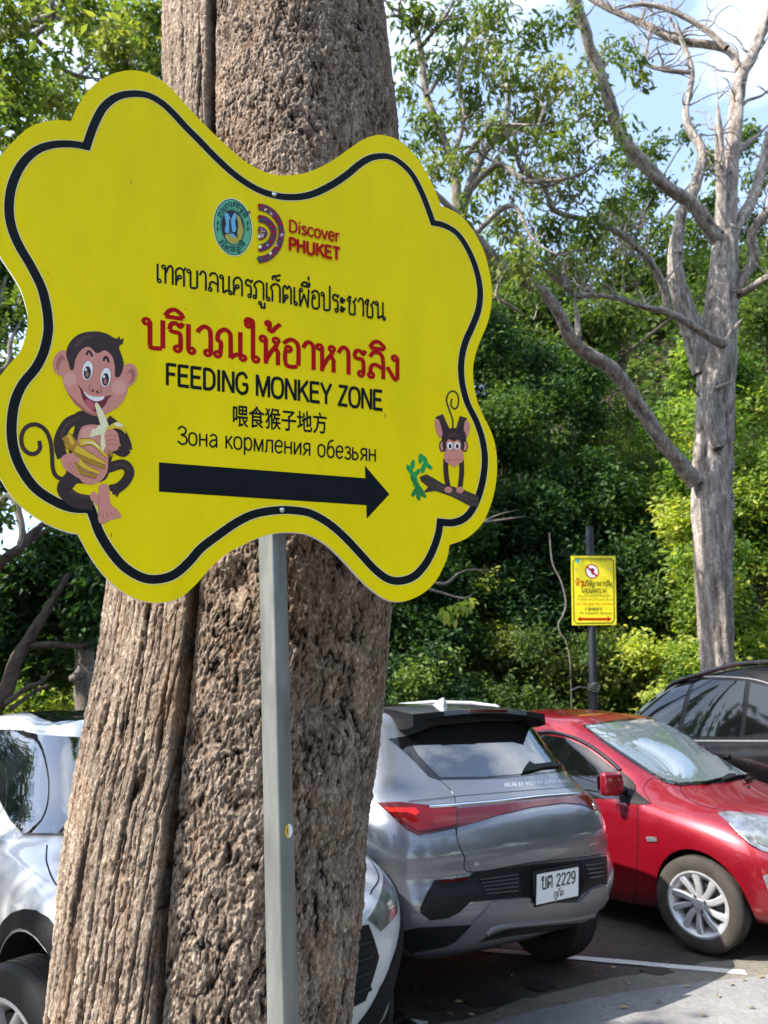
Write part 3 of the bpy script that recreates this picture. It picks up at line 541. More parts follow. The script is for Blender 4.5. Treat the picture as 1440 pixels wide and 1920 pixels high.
# seal and tourism mark, drawn in the coordinates of a 4.8x enlargement
def q8(x, y): return plane_xy(380 + x / 4.8, 350 + y / 4.8)
class Mapped(Flat):
    def __init__(s, mp, base): s.mp = mp; s.base = base; s.v = {}; s.f = {}; s.step = .000012; s.h = .0006
    def _add(s, m, pts, faces):
        v = s.v.setdefault(m, []); f = s.f.setdefault(m, []); b = len(v)
        v += [SP(*s.mp(a, c), s.h) for a, c in pts]; f += [tuple(b + i for i in q) for q in faces]; s.h += s.step
f8 = Mapped(q8, fl)
for m, rx, ry in (('cream', 178, 264), ('seal_dark', 171, 256), ('seal_green', 163, 246), ('seal_dark', 112, 168), ('seal_green', 107, 162), ('ink', 103, 157)):
    f8.ell(m, 270, 366, rx, ry, -7)
f8.poly('seal_blue', [(196, 250), (222, 240), (246, 280), (252, 350), (240, 410), (206, 415), (200, 380), (210, 330)], 4)
f8.poly('seal_blue', [(258, 290), (285, 240), (304, 255), (292, 320), (300, 380), (290, 410), (262, 400), (254, 350)], 4)
f8.poly('seal_dark', [(236, 300), (254, 310), (270, 420), (280, 470), (230, 470), (236, 400)], 4)
f8.poly('seal_gold', [(306, 262), (330, 270), (352, 330), (366, 400), (348, 470), (322, 490), (312, 420), (320, 350)], 4)
f8.poly('seal_gold', [(200, 440), (250, 425), (300, 450), (330, 490), (280, 518), (230, 495)], 4)
f8.poly('seal_blue', [(250, 430), (275, 425), (290, 450), (262, 455)], 4)
f8.arc('seal_dark', 'เทศบาลนครภูเก็ต', 270, 366, 135, 205, 205, 335, 46, .2)
f8.arc('seal_dark', 'จังหวัดภูเก็ต', 270, 366, 135, 205, 145, 40, 44, .2, True)
for a in (175, 5, 190, -10): f8.ell('seal_dark', 270 + 136 * cos(R(a)), 366 + 205 * sin(R(a)), 9, 22, 5)
f8.build('town_seal', sign)
for rx, ry, tx, ty in ((232, 268, 52, 62), (165, 166, 60, 66), (82, 62, 81, 61)):
    f8.ring('logo_maroon', 500, 424, rx, ry, tx, ty, 0, -90, 90)
rr = random.Random(5)
for rx, ry in ((206, 237), (135, 133), (40, 30)):
    for k in range(22):
        a = R(-88 + 176 * k / 21 + rr.uniform(-3, 3)); f = rr.uniform(.9, 1.1)
        f8.ell(rr.choice(['logo_pink', 'logo_plum', 'logo_plum', 'seal_dark', 'cream', 'print_red']), 502 + rx * f * cos(a), 424 + ry * f * sin(a), rr.uniform(8, 18), rr.uniform(10, 24), rr.uniform(0, 90), 9)
f8.build('tourism_mark', sign)
f8.text('print_red', 'Discover', (772, 412), (1232, 506), (0, -112), .15, (0, -112))
f8.text('print_red', 'PHUKET', (772, 578), (1235, 668), (0, -118), .21, (0, -112)); f8.build('tourism_lettering', sign)

# cartoon monkey eating a banana, drawn in a 3x enlargement of the lower left lobe
f3 = Mapped(lambda x, y: plane_xy(x / 3, 600 + y / 3), f8)
S, P, E = f3.stroke, f3.poly, f3.ell
S('fur', [(220, 680), (225, 722), (198, 752), (158, 748), (126, 710), (122, 650), (150, 602), (200, 588), (250, 614), (280, 670), (292, 750), (298, 838), (326, 886), (400, 905)], 24, 6)
S('fur', [(410, 880), (362, 950), (420, 1010), (525, 1032)], 84, 8); S('fur_light', [(400, 960), (440, 985), (500, 1000)], 20, 6)
P('fur', [(440, 515), (500, 515), (560, 545), (620, 590), (640, 680), (625, 800), (590, 900), (470, 920), (375, 890), (395, 700), (420, 600), (400, 560)], 5)
S('fur', [(470, 545), (385, 580), (338, 660), (335, 720), (352, 775)], 62, 8); S('fur_light', [(450, 545), (375, 590), (342, 660)], 16, 6)
S('fur', [(600, 560), (670, 620), (705, 690), (715, 735)], 60, 8); S('fur', [(718, 725), (690, 745), (640, 720)], 52, 6)
S('fur', [(600, 835), (690, 812), (728, 855), (700, 915), (636, 965)], 56, 8); S('fur_light', [(640, 815), (700, 815), (728, 845)], 12, 6)
P('fur', [(610, 930), (618, 960), (630, 965), (634, 985), (648, 980), (655, 1000), (680, 960), (650, 920)])
P('skin', [(450, 620), (500, 590), (570, 600), (610, 660), (608, 800), (600, 860), (560, 910), (490, 925), (440, 880), (425, 760)], 6); E('skin_light', 500, 640, 45, 38)
P('skin', [(555, 935), (580, 922), (606, 930), (614, 970), (622, 1035), (660, 1068), (682, 1105), (650, 1120), (615, 1128), (572, 1150), (550, 1115), (552, 1050), (515, 1015), (506, 985), (530, 965), (552, 980)], 4)
for l in ([(556, 980), (556, 1040), (552, 1110)], [(580, 1090), (585, 1120)], [(600, 1085), (606, 1115)], [(622, 1080), (640, 1105)]): S('skin_dark', l, 4, 4)
E('skin', 350, 243, 52, 72, 12); E('skin_dark', 342, 245, 26, 46, 8); E('skin', 350, 262, 16, 40, 14)
E('skin', 720, 312, 50, 68, 20); E('skin_dark', 734, 318, 24, 44, 16); E('skin', 722, 330, 14, 34, 16)
P('fur', [(412, 290), (385, 240), (372, 190), (385, 140), (420, 97), (470, 72), (540, 65), (600, 78), (652, 106), (672, 93), (676, 112), (694, 103), (690, 132), (668, 152), (686, 205), (695, 262), (655, 330), (540, 260)], 3)
P('fur_light', [(420, 130), (470, 92), (540, 88), (480, 112), (430, 160)], 4)
P('skin', [(412, 280), (424, 225), (455, 172), (500, 152), (545, 188), (590, 172), (628, 202), (646, 262), (648, 318), (692, 332), (718, 375), (706, 432), (662, 490), (605, 522), (555, 542), (500, 530), (430, 480), (378, 408), (352, 338), (362, 298)], 5)
P('skin_dark', [(378, 408), (430, 480), (500, 530), (555, 542), (605, 522), (560, 528), (500, 516), (440, 466)], 4)
E('skin_light', 392, 335, 36, 40, 20); E('skin_light', 668, 380, 40, 42, 20); E('skin_light', 520, 200, 12, 26)
for x, y in ((492, 285), (594, 324)):
    E('skin_dark', x, y, 33, 58, 8); E('white', x, y, 29, 54, 8); E('ink', x - 1, y + 12, 20, 36, 4); E('skin_dark', x - 2, y + 22, 9, 16); E('white', x - 9, y - 4, 6, 9)
S('ink', [(486, 198), (494, 180), (508, 182), (520, 208)], 13, 6); S('ink', [(582, 232), (590, 212), (602, 214), (612, 240)], 13, 6)
S('skin_dark', [(508, 362), (500, 385), (512, 405)], 6, 6); S('skin_dark', [(566, 380), (568, 402), (554, 416)], 6, 6); E('mouth', 522, 398, 6, 10, 20); E('mouth', 547, 405, 6, 10, -10)
P('mouth', [(440, 362), (462, 392), (500, 426), (545, 438), (590, 432), (628, 424), (606, 448), (588, 484), (545, 520), (502, 498), (470, 452), (454, 405)], 4)
P('white', [(468, 400), (500, 424), (545, 434), (586, 430), (576, 450), (535, 458), (492, 436)], 4); P('tongue', [(478, 452), (505, 452), (534, 480), (526, 508), (498, 492)], 4)
S('banana_dark', [(372, 650), (400, 690), (440, 735)], 58, 4); S('banana_line', [(360, 690), (372, 720), (420, 745)], 6, 4)
for m, l, w in (('banana_dark', [(395, 770), (450, 850), (545, 885)], 34), ('banana', [(410, 745), (470, 820), (560, 862)], 36), ('banana_dark', [(425, 735), (500, 790), (590, 832)], 44), ('banana', [(425, 722), (505, 765), (592, 808)], 40), ('banana', [(450, 690), (520, 690), (602, 770)], 38)):
    S('banana_line', l, w + 7, 8, w1=20); S(m, l, w, 8, w1=14)
S('cream', [(470, 690), (520, 692), (560, 720)], 8, 4); S('banana', [(385, 645), (412, 700)], 20, 2)
P('skin', [(342, 782), (372, 756), (408, 752), (446, 786), (440, 806), (414, 800), (428, 838), (462, 886), (440, 890), (398, 862), (362, 836)], 4)
for l in ([(400, 800), (412, 840), (440, 876)], [(380, 800), (392, 838), (416, 866)]): S('skin_dark', l, 4, 4)
S('banana_line', [(606, 640), (612, 700), (628, 772)], 50, 4, w1=16); S('banana_dark', [(606, 640), (612, 700), (626, 765)], 42, 4, w1=12)
P('cream', [(534, 474), (550, 470), (575, 510), (600, 562), (612, 615), (600, 690), (578, 742), (566, 700), (570, 620), (550, 540)], 4)
P('banana', [(596, 612), (632, 585), (668, 574), (700, 602), (708, 642), (680, 618), (640, 612), (606, 640)], 4); P('cream', [(560, 590), (540, 612), (520, 618), (508, 660), (545, 650), (574, 640)], 4)
P('cream', [(640, 585), (668, 576), (694, 598), (660, 600)], 4)
P('skin', [(588, 640), (615, 616), (652, 626), (668, 660), (670, 700), (660, 730), (625, 740), (596, 712)], 4)
for y in (652, 678, 702): S('skin_dark', [(600, y + 6), (630, y - 4), (664, y + 4)], 4, 4)
f3.build('monkey_picture', sign)
# small monkey hanging by its hands on a branch
f4 = Mapped(lambda x, y: plane_xy(480 + x / 3, 700 + y / 3), f3); S, P, E = f4.stroke, f4.poly, f4.ell
S('fur', [(1106, 320), (1105, 260), (1086, 204), (1071, 152), (1084, 112), (1112, 101), (1136, 128), (1136, 180), (1116, 200), (1096, 178), (1102, 142)], 9, 6)
P('bark_print', [(920, 582), (958, 568), (1000, 590), (1060, 626), (1150, 648), (1252, 690), (1252, 748), (1204, 748), (1100, 694), (1010, 662), (938, 672), (968, 640), (926, 606)])
S('bark_print_light', [(1010, 625), (1080, 655), (1180, 690), (1240, 712)], 7, 4); S('bark_print_light', [(1020, 645), (1090, 675), (1190, 715)], 5, 4)
for x, y, a in ((862, 540, 60), (880, 515, 100), (905, 560, 130), (925, 480, 95), (950, 490, 70), (968, 520, 40), (940, 535, 100), (880, 575, 80), (895, 610, 100)): E('leaf_green', x, y, 30, 13, a, 14); S('leaf_dark', [(x - 20 * cos(R(a)), y - 20 * sin(R(a))), (x + 20 * cos(R(a)), y + 20 * sin(R(a)))], 3)
for x, y, a in ((885, 600, 60), (905, 640, 100), (925, 655, 60), (912, 690, 80), (890, 670, 120), (935, 680, 40)): E('leaf_dark', x, y, 28, 12, a, 14)
S('fur', [(1030, 238), (1052, 290), (1082, 350)], 46, 6); S('fur', [(1166, 246), (1152, 295), (1136, 350)], 44, 6)
P('skin', [(1006, 262), (1026, 262), (1040, 300), (1050, 352), (1028, 360), (1008, 310)], 4); P('skin', [(1176, 268), (1202, 284), (1196, 340), (1174, 372), (1162, 360), (1168, 310)], 4)
P('fur', [(1062, 318), (1165, 318), (1172, 400), (1052, 400)], 4)
S('fur', [(1066, 480), (1068, 560), (1080, 645)], 28, 5); S('fur', [(1154, 480), (1156, 560), (1146, 645)], 28, 5)
for x in (1046, 1174): E('fur', x, 410, 17, 33); E('skin', x, 410, 11, 25)
E('fur', 1110, 400, 62, 70); P('fur_light', [(1072, 372), (1092, 340), (1120, 335), (1150, 372), (1112, 352)], 4)
P('skin', [(1070, 420), (1068, 392), (1084, 372), (1110, 384), (1136, 374), (1152, 396), (1152, 425), (1168, 455), (1164, 492), (1136, 512), (1112, 528), (1090, 512), (1062, 494), (1058, 458)], 5)
for x in (1090, 1130): E('white', x, 408, 16, 21); E('ink', x + 1, 411, 8, 13)
S('skin_dark', [(1092, 442), (1112, 434), (1132, 444)], 4, 5); S('skin_dark', [(1070, 486), (1112, 490), (1156, 484)], 5, 5)
for x in (1080, 1146): E('skin', x, 656, 21, 18); S('skin_dark', [(x - 6, 650), (x - 8, 670)], 3); S('skin_dark', [(x + 6, 650), (x + 6, 670)], 3)
f4.build('monkey_picture', sign)
for x, y, l in ((246, 338, 8), (209, 999, 9), (722, 776, 8), (90, 510, 4), (348, 578, 3), (598, 287, 3)):
    f4.poly('banana_line', [(3 * (x - 480) - 2, 3 * (y - 700)), (3 * (x - 480) + 2, 3 * (y - 700)), (3 * (x - 480) + 1, 3 * (y - 700 + l)), (3 * (x - 480) - 2, 3 * (y - 700 + l))]); f4.build('stain', sign)
for x, y in ((514, 366), (528, 957)):
    a, b = plane_xy(x, y); mb = MB(); mb.lathe([(0, .0045), (.003, .0042), (.0052, .0028), (.0058, .0004)], 14, 'z', Matrix((( *U,), (*V,), (*NRM,))).transposed().to_4x4())
    s_ = mb.build('screw', M['steel'], sign, smooth=True); s_.location = SP(a, b, 0.0012)
# the post: square steel tube standing cornerwise to the path, leaning with the board
PW = .0437
pt = SP(*plane_xy(508, 1000, -TH), -TH) + SO; pa = Vector(plane_xy(509, 985)); 
post_dir = V
p_top = O + U * plane_xy(512, 380)[0] + V * plane_xy(512, 380)[1] - NRM * (TH + .034)
p_ref = O + U * plane_xy(510.5, 1010, -TH - .034)[0] + V * plane_xy(510.5, 1010, -TH - .034)[1] - NRM * (TH + .034)
p_low = at(530.5, 1900, p_ref.y + .012)
post_dir = (p_ref - p_low).normalized()
p_bot = p_low - post_dir * ((p_low.z + .25) / post_dir.z); p_up = p_ref + post_dir * .55
vd = Vector((ray(520, 1400).x, ray(520, 1400).y, 0)).normalized(); rt = Vector((vd.y, -vd.x, 0))
ang = R(47)
ex = (rt * cos(ang) + vd * sin(ang)); ex = (ex - post_dir * ex.dot(post_dir)).normalized(); ey = post_dir.cross(ex).normalized()
prof = []; hw = PW / 2; rd = .005
for sx, sy, a0 in ((1, 1, 0), (-1, 1, 90), (-1, -1, 180), (1, -1, 270)):
    for k in range(4): a = R(a0 + 30 * k); prof.append((sx * (hw - rd) + rd * cos(a), sy * (hw - rd) + rd * sin(a)))
mb = MB(); v = [b + ex * x + ey * y - SO for b in (p_bot, p_up) for x, y in prof]; n = len(prof)
mb.add(v, [(i, (i + 1) % n, n + (i + 1) % n, n + i) for i in range(n)] + [tuple(range(n, 2 * n))])
mb.build('post', M['galv'], sign, smooth=True)
# round sticker on the right face of the post
cand = [d for d in (ex, -ex, ey, -ey) if d.dot(vd) < 0]; face = max(cand, key=lambda d: d.dot(rt))
side = post_dir.cross(face); c0 = p_low + post_dir * ((at(543, 1557, p_low.y).z - p_low.z) / post_dir.z) + face * hw
side = side if side.dot(rt) > 0 else -side
fs = Flat(lambda a, b, h: c0 + side * (a + .004) + post_dir * b + face * h - SO, h0=.0006)
fs.ell('white', 0, 0, .0105, .0125); fs.poly('banana', [(-.0005, .0125), (-.006, .0105), (-.010, .004), (-.0102, -.003), (-.007, -.009), (-.0005, -.0125)], 3); fs.poly('banana_line', [(-.005, .006), (-.002, .006), (-.002, -.005), (-.005, -.005)])
fs.build('sticker', sign)
# ------------------------------------------------------------------ ground
def ground_mat(name, cols, scale, bump=.4, rough=.9, patch=None):
    m = bpy.data.materials.new(name); m.use_nodes = True; t = m.node_tree; p = t.nodes['Principled BSDF']; L = t.links.new
    tc = N(t, 'ShaderNodeTexCoord')
    n1 = N(t, 'ShaderNodeTexNoise', i_Scale=scale, i_Detail=8., i_Roughness=.7); n2 = N(t, 'ShaderNodeTexNoise', i_Scale=.9, i_Detail=5., i_Roughness=.6); n3 = N(t, 'ShaderNodeTexVoronoi', i_Scale=150.)
    for n in (n1, n2, n3): L(tc.outputs['Object'], n.inputs['Vector'])
    r1 = N(t, 'ShaderNodeValToRGB'); r1.color_ramp.elements[0].color = (*cols[0], 1); r1.color_ramp.elements[1].color = (*cols[1], 1); r1.color_ramp.elements[0].position = .32; r1.color_ramp.elements[1].position = .68
    r2 = N(t, 'ShaderNodeValToRGB'); r2.color_ramp.elements[0].color = (.62, .62, .62, 1); r2.color_ramp.elements[1].color = (1.25, 1.22, 1.18, 1); r2.color_ramp.elements[0].position = .35; r2.color_ramp.elements[1].position = .65
    r3 = N(t, 'ShaderNodeValToRGB'); r3.color_ramp.elements[0].color = (1.35, 1.33, 1.3, 1); r3.color_ramp.elements[1].color = (.75, .75, .75, 1); r3.color_ramp.elements[1].position = .5
    a = N(t, 'ShaderNodeMix', data_type='RGBA', blend_type='MULTIPLY'); a.inputs['Factor'].default_value = 1
    b = N(t, 'ShaderNodeMix', data_type='RGBA', blend_type='MULTIPLY'); b.inputs['Factor'].default_value = .8
    L(n1.outputs[0], r1.inputs[0]); L(n2.outputs[0], r2.inputs[0]); L(n3.outputs['Distance'], r3.inputs[0])
    L(r1.outputs[0], a.inputs['A']); L(r2.outputs[0], a.inputs['B']); L(a.outputs['Result'], b.inputs['A']); L(r3.outputs[0], b.inputs['B']); L(b.outputs['Result'], p.inputs['Base Color'])
    bp = N(t, 'ShaderNodeBump', i_Strength=bump, i_Distance=.006); ad = N(t, 'ShaderNodeMath', operation='ADD'); L(n1.outputs[0], ad.inputs[0]); L(n3.outputs['Distance'], ad.inputs[1]); L(ad.outputs[0], bp.inputs['Height']); L(bp.outputs[0], p.inputs['Normal'])
    p.inputs['Roughness'].default_value = rough; p.inputs['Specular IOR Level'].default_value = .25
    return m
M['asphalt'] = ground_mat('worn_asphalt', ((.055, .046, .036), (.10, .085, .068)), 24)
M['asphalt_road'] = ground_mat('grey_asphalt', ((.19, .19, .19), (.29, .29, .285)), 34)
M['concrete'] = ground_mat('cracked_concrete', ((.16, .15, .125), (.27, .25, .21)), 30, .9)
M['line'] = ground_mat('line_paint', ((.60, .58, .53), (.80, .78, .73)), 40, .2)
M['soil'] = ground_mat('leafy_soil', ((.035, .028, .018), (.075, .06, .035)), 12, .8)

def sheet(name, pts, m, z, kind='structure'):
    o = mesh(name, [(x, y, z) for x, y in pts], [tuple(range(len(pts)))], m); o['kind'] = kind; return o
sheet('ground', [(-400, -400), (400, -400), (400, 400), (-400, 400)], M['soil'], -.02)
sheet('parking_lot', [(-14, -1), (9, -1), (22, 7.2), (15, 16), (-8, 12.5), (-14, 9)], M['asphalt'], -.012)
def gp(l): return [tuple(ground(*p).xy) for p in l]
# the lane in front of the bays and the broken concrete strip along its edge
edge = crom(gp([(560, 2010), (760, 1958), (905, 1921), (1000, 1894), (1120, 1868), (1260, 1846), (1440, 1826), (1700, 1790)]), 6)
edge2 = crom(gp([(560, 1985), (760, 1934), (905, 1898), (1000, 1866), (1120, 1839), (1260, 1812), (1370, 1797), (1440, 1788), (1700, 1758)]), 6)
rg = random.Random(3)
edge2 = [(x + rg.uniform(-.012, .012), y + rg.uniform(-.02, .02)) for x, y in edge2]
far = gp([(1700, 1790)])[0]
sheet('lane', [(far[0], far[1]), (far[0] + 3, far[1] - 6), (-14, -6), (-14, 1.0)] + edge[:-1], M['asphalt_road'], -.004)
sheet('pavement_strip', edge2 + edge[::-1], M['concrete'], -.0065)
def stripe(a, b, w):
    p, q = ground(*a), ground(*b); d = (q - p).normalized(); n_ = Vector((-d.y, d.x, 0)) * w / 2; k = 24
    L_ = [(p + (q - p) * i / k) for i in range(k + 1)]; rr_ = random.Random(int(a[0]))
    l1 = [(x + n_ * (1 + rr_.uniform(-.12, .06))) for x in L_]; l2 = [(x - n_ * (1 + rr_.uniform(-.12, .06))) for x in L_]
    return [tuple(v.xy) for v in l1 + l2[::-1]]
for nm, a, b in (('parking_line', (690, 1760), (1398, 1822)), ('parking_line', (560, 1890), (800, 1919))):
    o = sheet(nm, stripe(a, b, .085), M['line'], -.0035)
# old oil stains
M['stain'] = mat('oil_stain', (.022, .020, .018), .7, noise=.4, nscale=20)
for px, py, r in ((905, 1868, .16), (1010, 1846, .10), (820, 1885, .08), (1230, 1818, .10)):
    g = ground(px, py); rr_ = random.Random(px); sheet('oil_stain', [(g.x + r * rr_.uniform(.6, 1.2) * cos(2 * pi * k / 18), g.y + r * rr_.uniform(.5, 1.0) * sin(2 * pi * k / 18)) for k in range(18)], M['stain'], -.0028)
# leaves fallen on the lot
fallen = MB(); rr = random.Random(11)
for px, py in ((843, 1902), (884, 1904), (1235, 1880), (1348, 1868), (1372, 1846), (1395, 1838), (1428, 1832), (1010, 1908), (1170, 1890), (780, 1850), (960, 1830), (1120, 1830), (1180, 1845), (1290, 1850), (1060, 1880), (1320, 1905), (1410, 1890), (930, 1912), (860, 1880), (1150, 1815), (1250, 1805)):
    g = ground(px, py); a = rr.uniform(0, 6.3); s = rr.uniform(.016, .03)
    u = Vector((cos(a), sin(a), 0)) * s; w = Vector((-sin(a), cos(a), 0)) * s * .45
    fallen.add([g - u + Vector((0, 0, .002)), g + w + Vector((0, 0, .012)), g + u + Vector((0, 0, .004)), g - w + Vector((0, 0, .006))], [(0, 1, 2), (0, 2, 3)])
o = fallen.build('fallen_leaves', mat('dry_leaf', (.30, .22, .10), .8)); o['kind'] = 'stuff'
# ------------------------------------------------------------------ the big tree behind the sign
TRY = 2.05
M['bark'] = None
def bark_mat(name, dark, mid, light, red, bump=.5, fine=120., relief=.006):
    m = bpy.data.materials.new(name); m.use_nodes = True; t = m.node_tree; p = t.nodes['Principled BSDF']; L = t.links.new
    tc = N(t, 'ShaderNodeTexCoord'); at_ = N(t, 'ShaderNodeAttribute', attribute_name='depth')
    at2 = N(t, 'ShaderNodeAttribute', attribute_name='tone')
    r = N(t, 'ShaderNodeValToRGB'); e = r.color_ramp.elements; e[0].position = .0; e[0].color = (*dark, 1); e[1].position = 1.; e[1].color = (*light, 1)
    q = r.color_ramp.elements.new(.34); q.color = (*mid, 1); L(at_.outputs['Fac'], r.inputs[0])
    nz = N(t, 'ShaderNodeTexNoise', i_Scale=11., i_Detail=7., i_Roughness=.65); mp = N(t, 'ShaderNodeMapping'); mp.inputs['Scale'].default_value = (1, 1, .5)
    L(tc.outputs['Object'], mp.inputs[0]); L(mp.outputs[0], nz.inputs['Vector'])
    r2 = N(t, 'ShaderNodeValToRGB'); r2.color_ramp.elements[0].position = .52; r2.color_ramp.elements[1].position = .72; L(nz.outputs[0], r2.inputs[0])
    mm = N(t, 'ShaderNodeMix', data_type='RGBA'); mm.inputs['B'].default_value = (*red, 1); L(r.outputs[0], mm.inputs['A'])
    ml = N(t, 'ShaderNodeMath', operation='MULTIPLY'); ml.inputs[1].default_value = .55; L(r2.outputs[0], ml.inputs[0]); L(ml.outputs[0], mm.inputs['Factor'])
    mt = N(t, 'ShaderNodeMix', data_type='RGBA', blend_type='MULTIPLY'); mt.inputs['Factor'].default_value = 1; L(mm.outputs['Result'], mt.inputs['A']); L(at2.outputs['Fac'], mt.inputs['B'])
    L(mt.outputs['Result'], p.inputs['Base Color']); p.inputs['Roughness'].default_value = .92; p.inputs['Specular IOR Level'].default_value = .15
    n2 = N(t, 'ShaderNodeTexNoise', i_Scale=fine, i_Detail=6., i_Roughness=.72); L(mp.outputs[0], n2.inputs['Vector'])
    vo = N(t, 'ShaderNodeTexVoronoi', i_Scale=fine * .55, feature='DISTANCE_TO_EDGE'); wv = N(t, 'ShaderNodeVectorMath', operation='ADD'); sc_ = N(t, 'ShaderNodeVectorMath', operation='SCALE'); sc_.inputs['Scale'].default_value = .012
    L(n2.outputs['Color'], sc_.inputs[0]); L(mp.outputs[0], wv.inputs[0]); L(sc_.outputs[0], wv.inputs[1]); L(wv.outputs[0], vo.inputs['Vector'])
    mr = N(t, 'ShaderNodeMapRange'); mr.inputs['From Max'].default_value = .18; L(vo.outputs['Distance'], mr.inputs[0])
    ad = N(t, 'ShaderNodeMath', operation='MULTIPLY_ADD'); ad.inputs[1].default_value = .45; L(mr.outputs[0], ad.inputs[0]); L(n2.outputs[0], ad.inputs[2])
    bp = N(t, 'ShaderNodeBump', i_Strength=bump, i_Distance=relief); L(ad.outputs[0], bp.inputs['Height']); L(bp.outputs[0], p.inputs['Normal'])
    # speckle: colour runs lighter and darker with the fine bump noise
    r3 = N(t, 'ShaderNodeMapRange'); r3.inputs['From Min'].default_value = .36; r3.inputs['From Max'].default_value = .64; r3.inputs['To Min'].default_value = .62; r3.inputs['To Max'].default_value = 1.3; L(n2.outputs[0], r3.inputs[0])
    m4 = N(t, 'ShaderNodeMix', data_type='RGBA', blend_type='MULTIPLY'); m4.inputs['Factor'].default_value = 1; L(mt.outputs['Result'], m4.inputs['A']); L(r3.outputs[0], m4.inputs['B']); L(m4.outputs['Result'], p.inputs['Base Color'])
    return m
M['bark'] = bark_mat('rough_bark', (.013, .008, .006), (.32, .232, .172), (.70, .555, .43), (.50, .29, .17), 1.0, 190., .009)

big = empty('forest_tree', (-.46, TRY, 0)); tag(big, 'massive furrowed brown tree trunk right behind the yellow sign post', 'tree')
# silhouettes of the trunk in the photo: row, left edge, right edge, furrow between the two halves
ROWS = [(-60, 302, 724, 390), (0, 303, 728, 390), (100, 303, 737, 392), (250, 306, 752, 392), (480, 290, 760, 392), (800, 245, 752, 386), (1000, 218, 746, 378), (1110, 204, 741, 373), (1250, 185, 733, 362), (1400, 162, 717, 343), (1500, 146, 703, 331), (1600, 131, 694, 321), (1700, 120, 688, 313), (1800, 108, 680, 307), (1920, 90, 668, 300), (2300, 20, 660, 280), (2700, -70, 690, 262)]
zs, xc, hw_, fx = [], [], [], []
for py, l, r, g in ROWS:
    pl, pr, pg = at(l, py, TRY), at(r, py, TRY), at(g, py, TRY - .3)
    zs.append((pl.z + pr.z) / 2); xc.append((pl.x + pr.x) / 2); hw_.append((pr.x - pl.x) / 2 * .955); fx.append(pg.x)
order = np.argsort(zs); zs, xc, hw_, fx = (np.array(q)[order] for q in (zs, xc, hw_, fx))
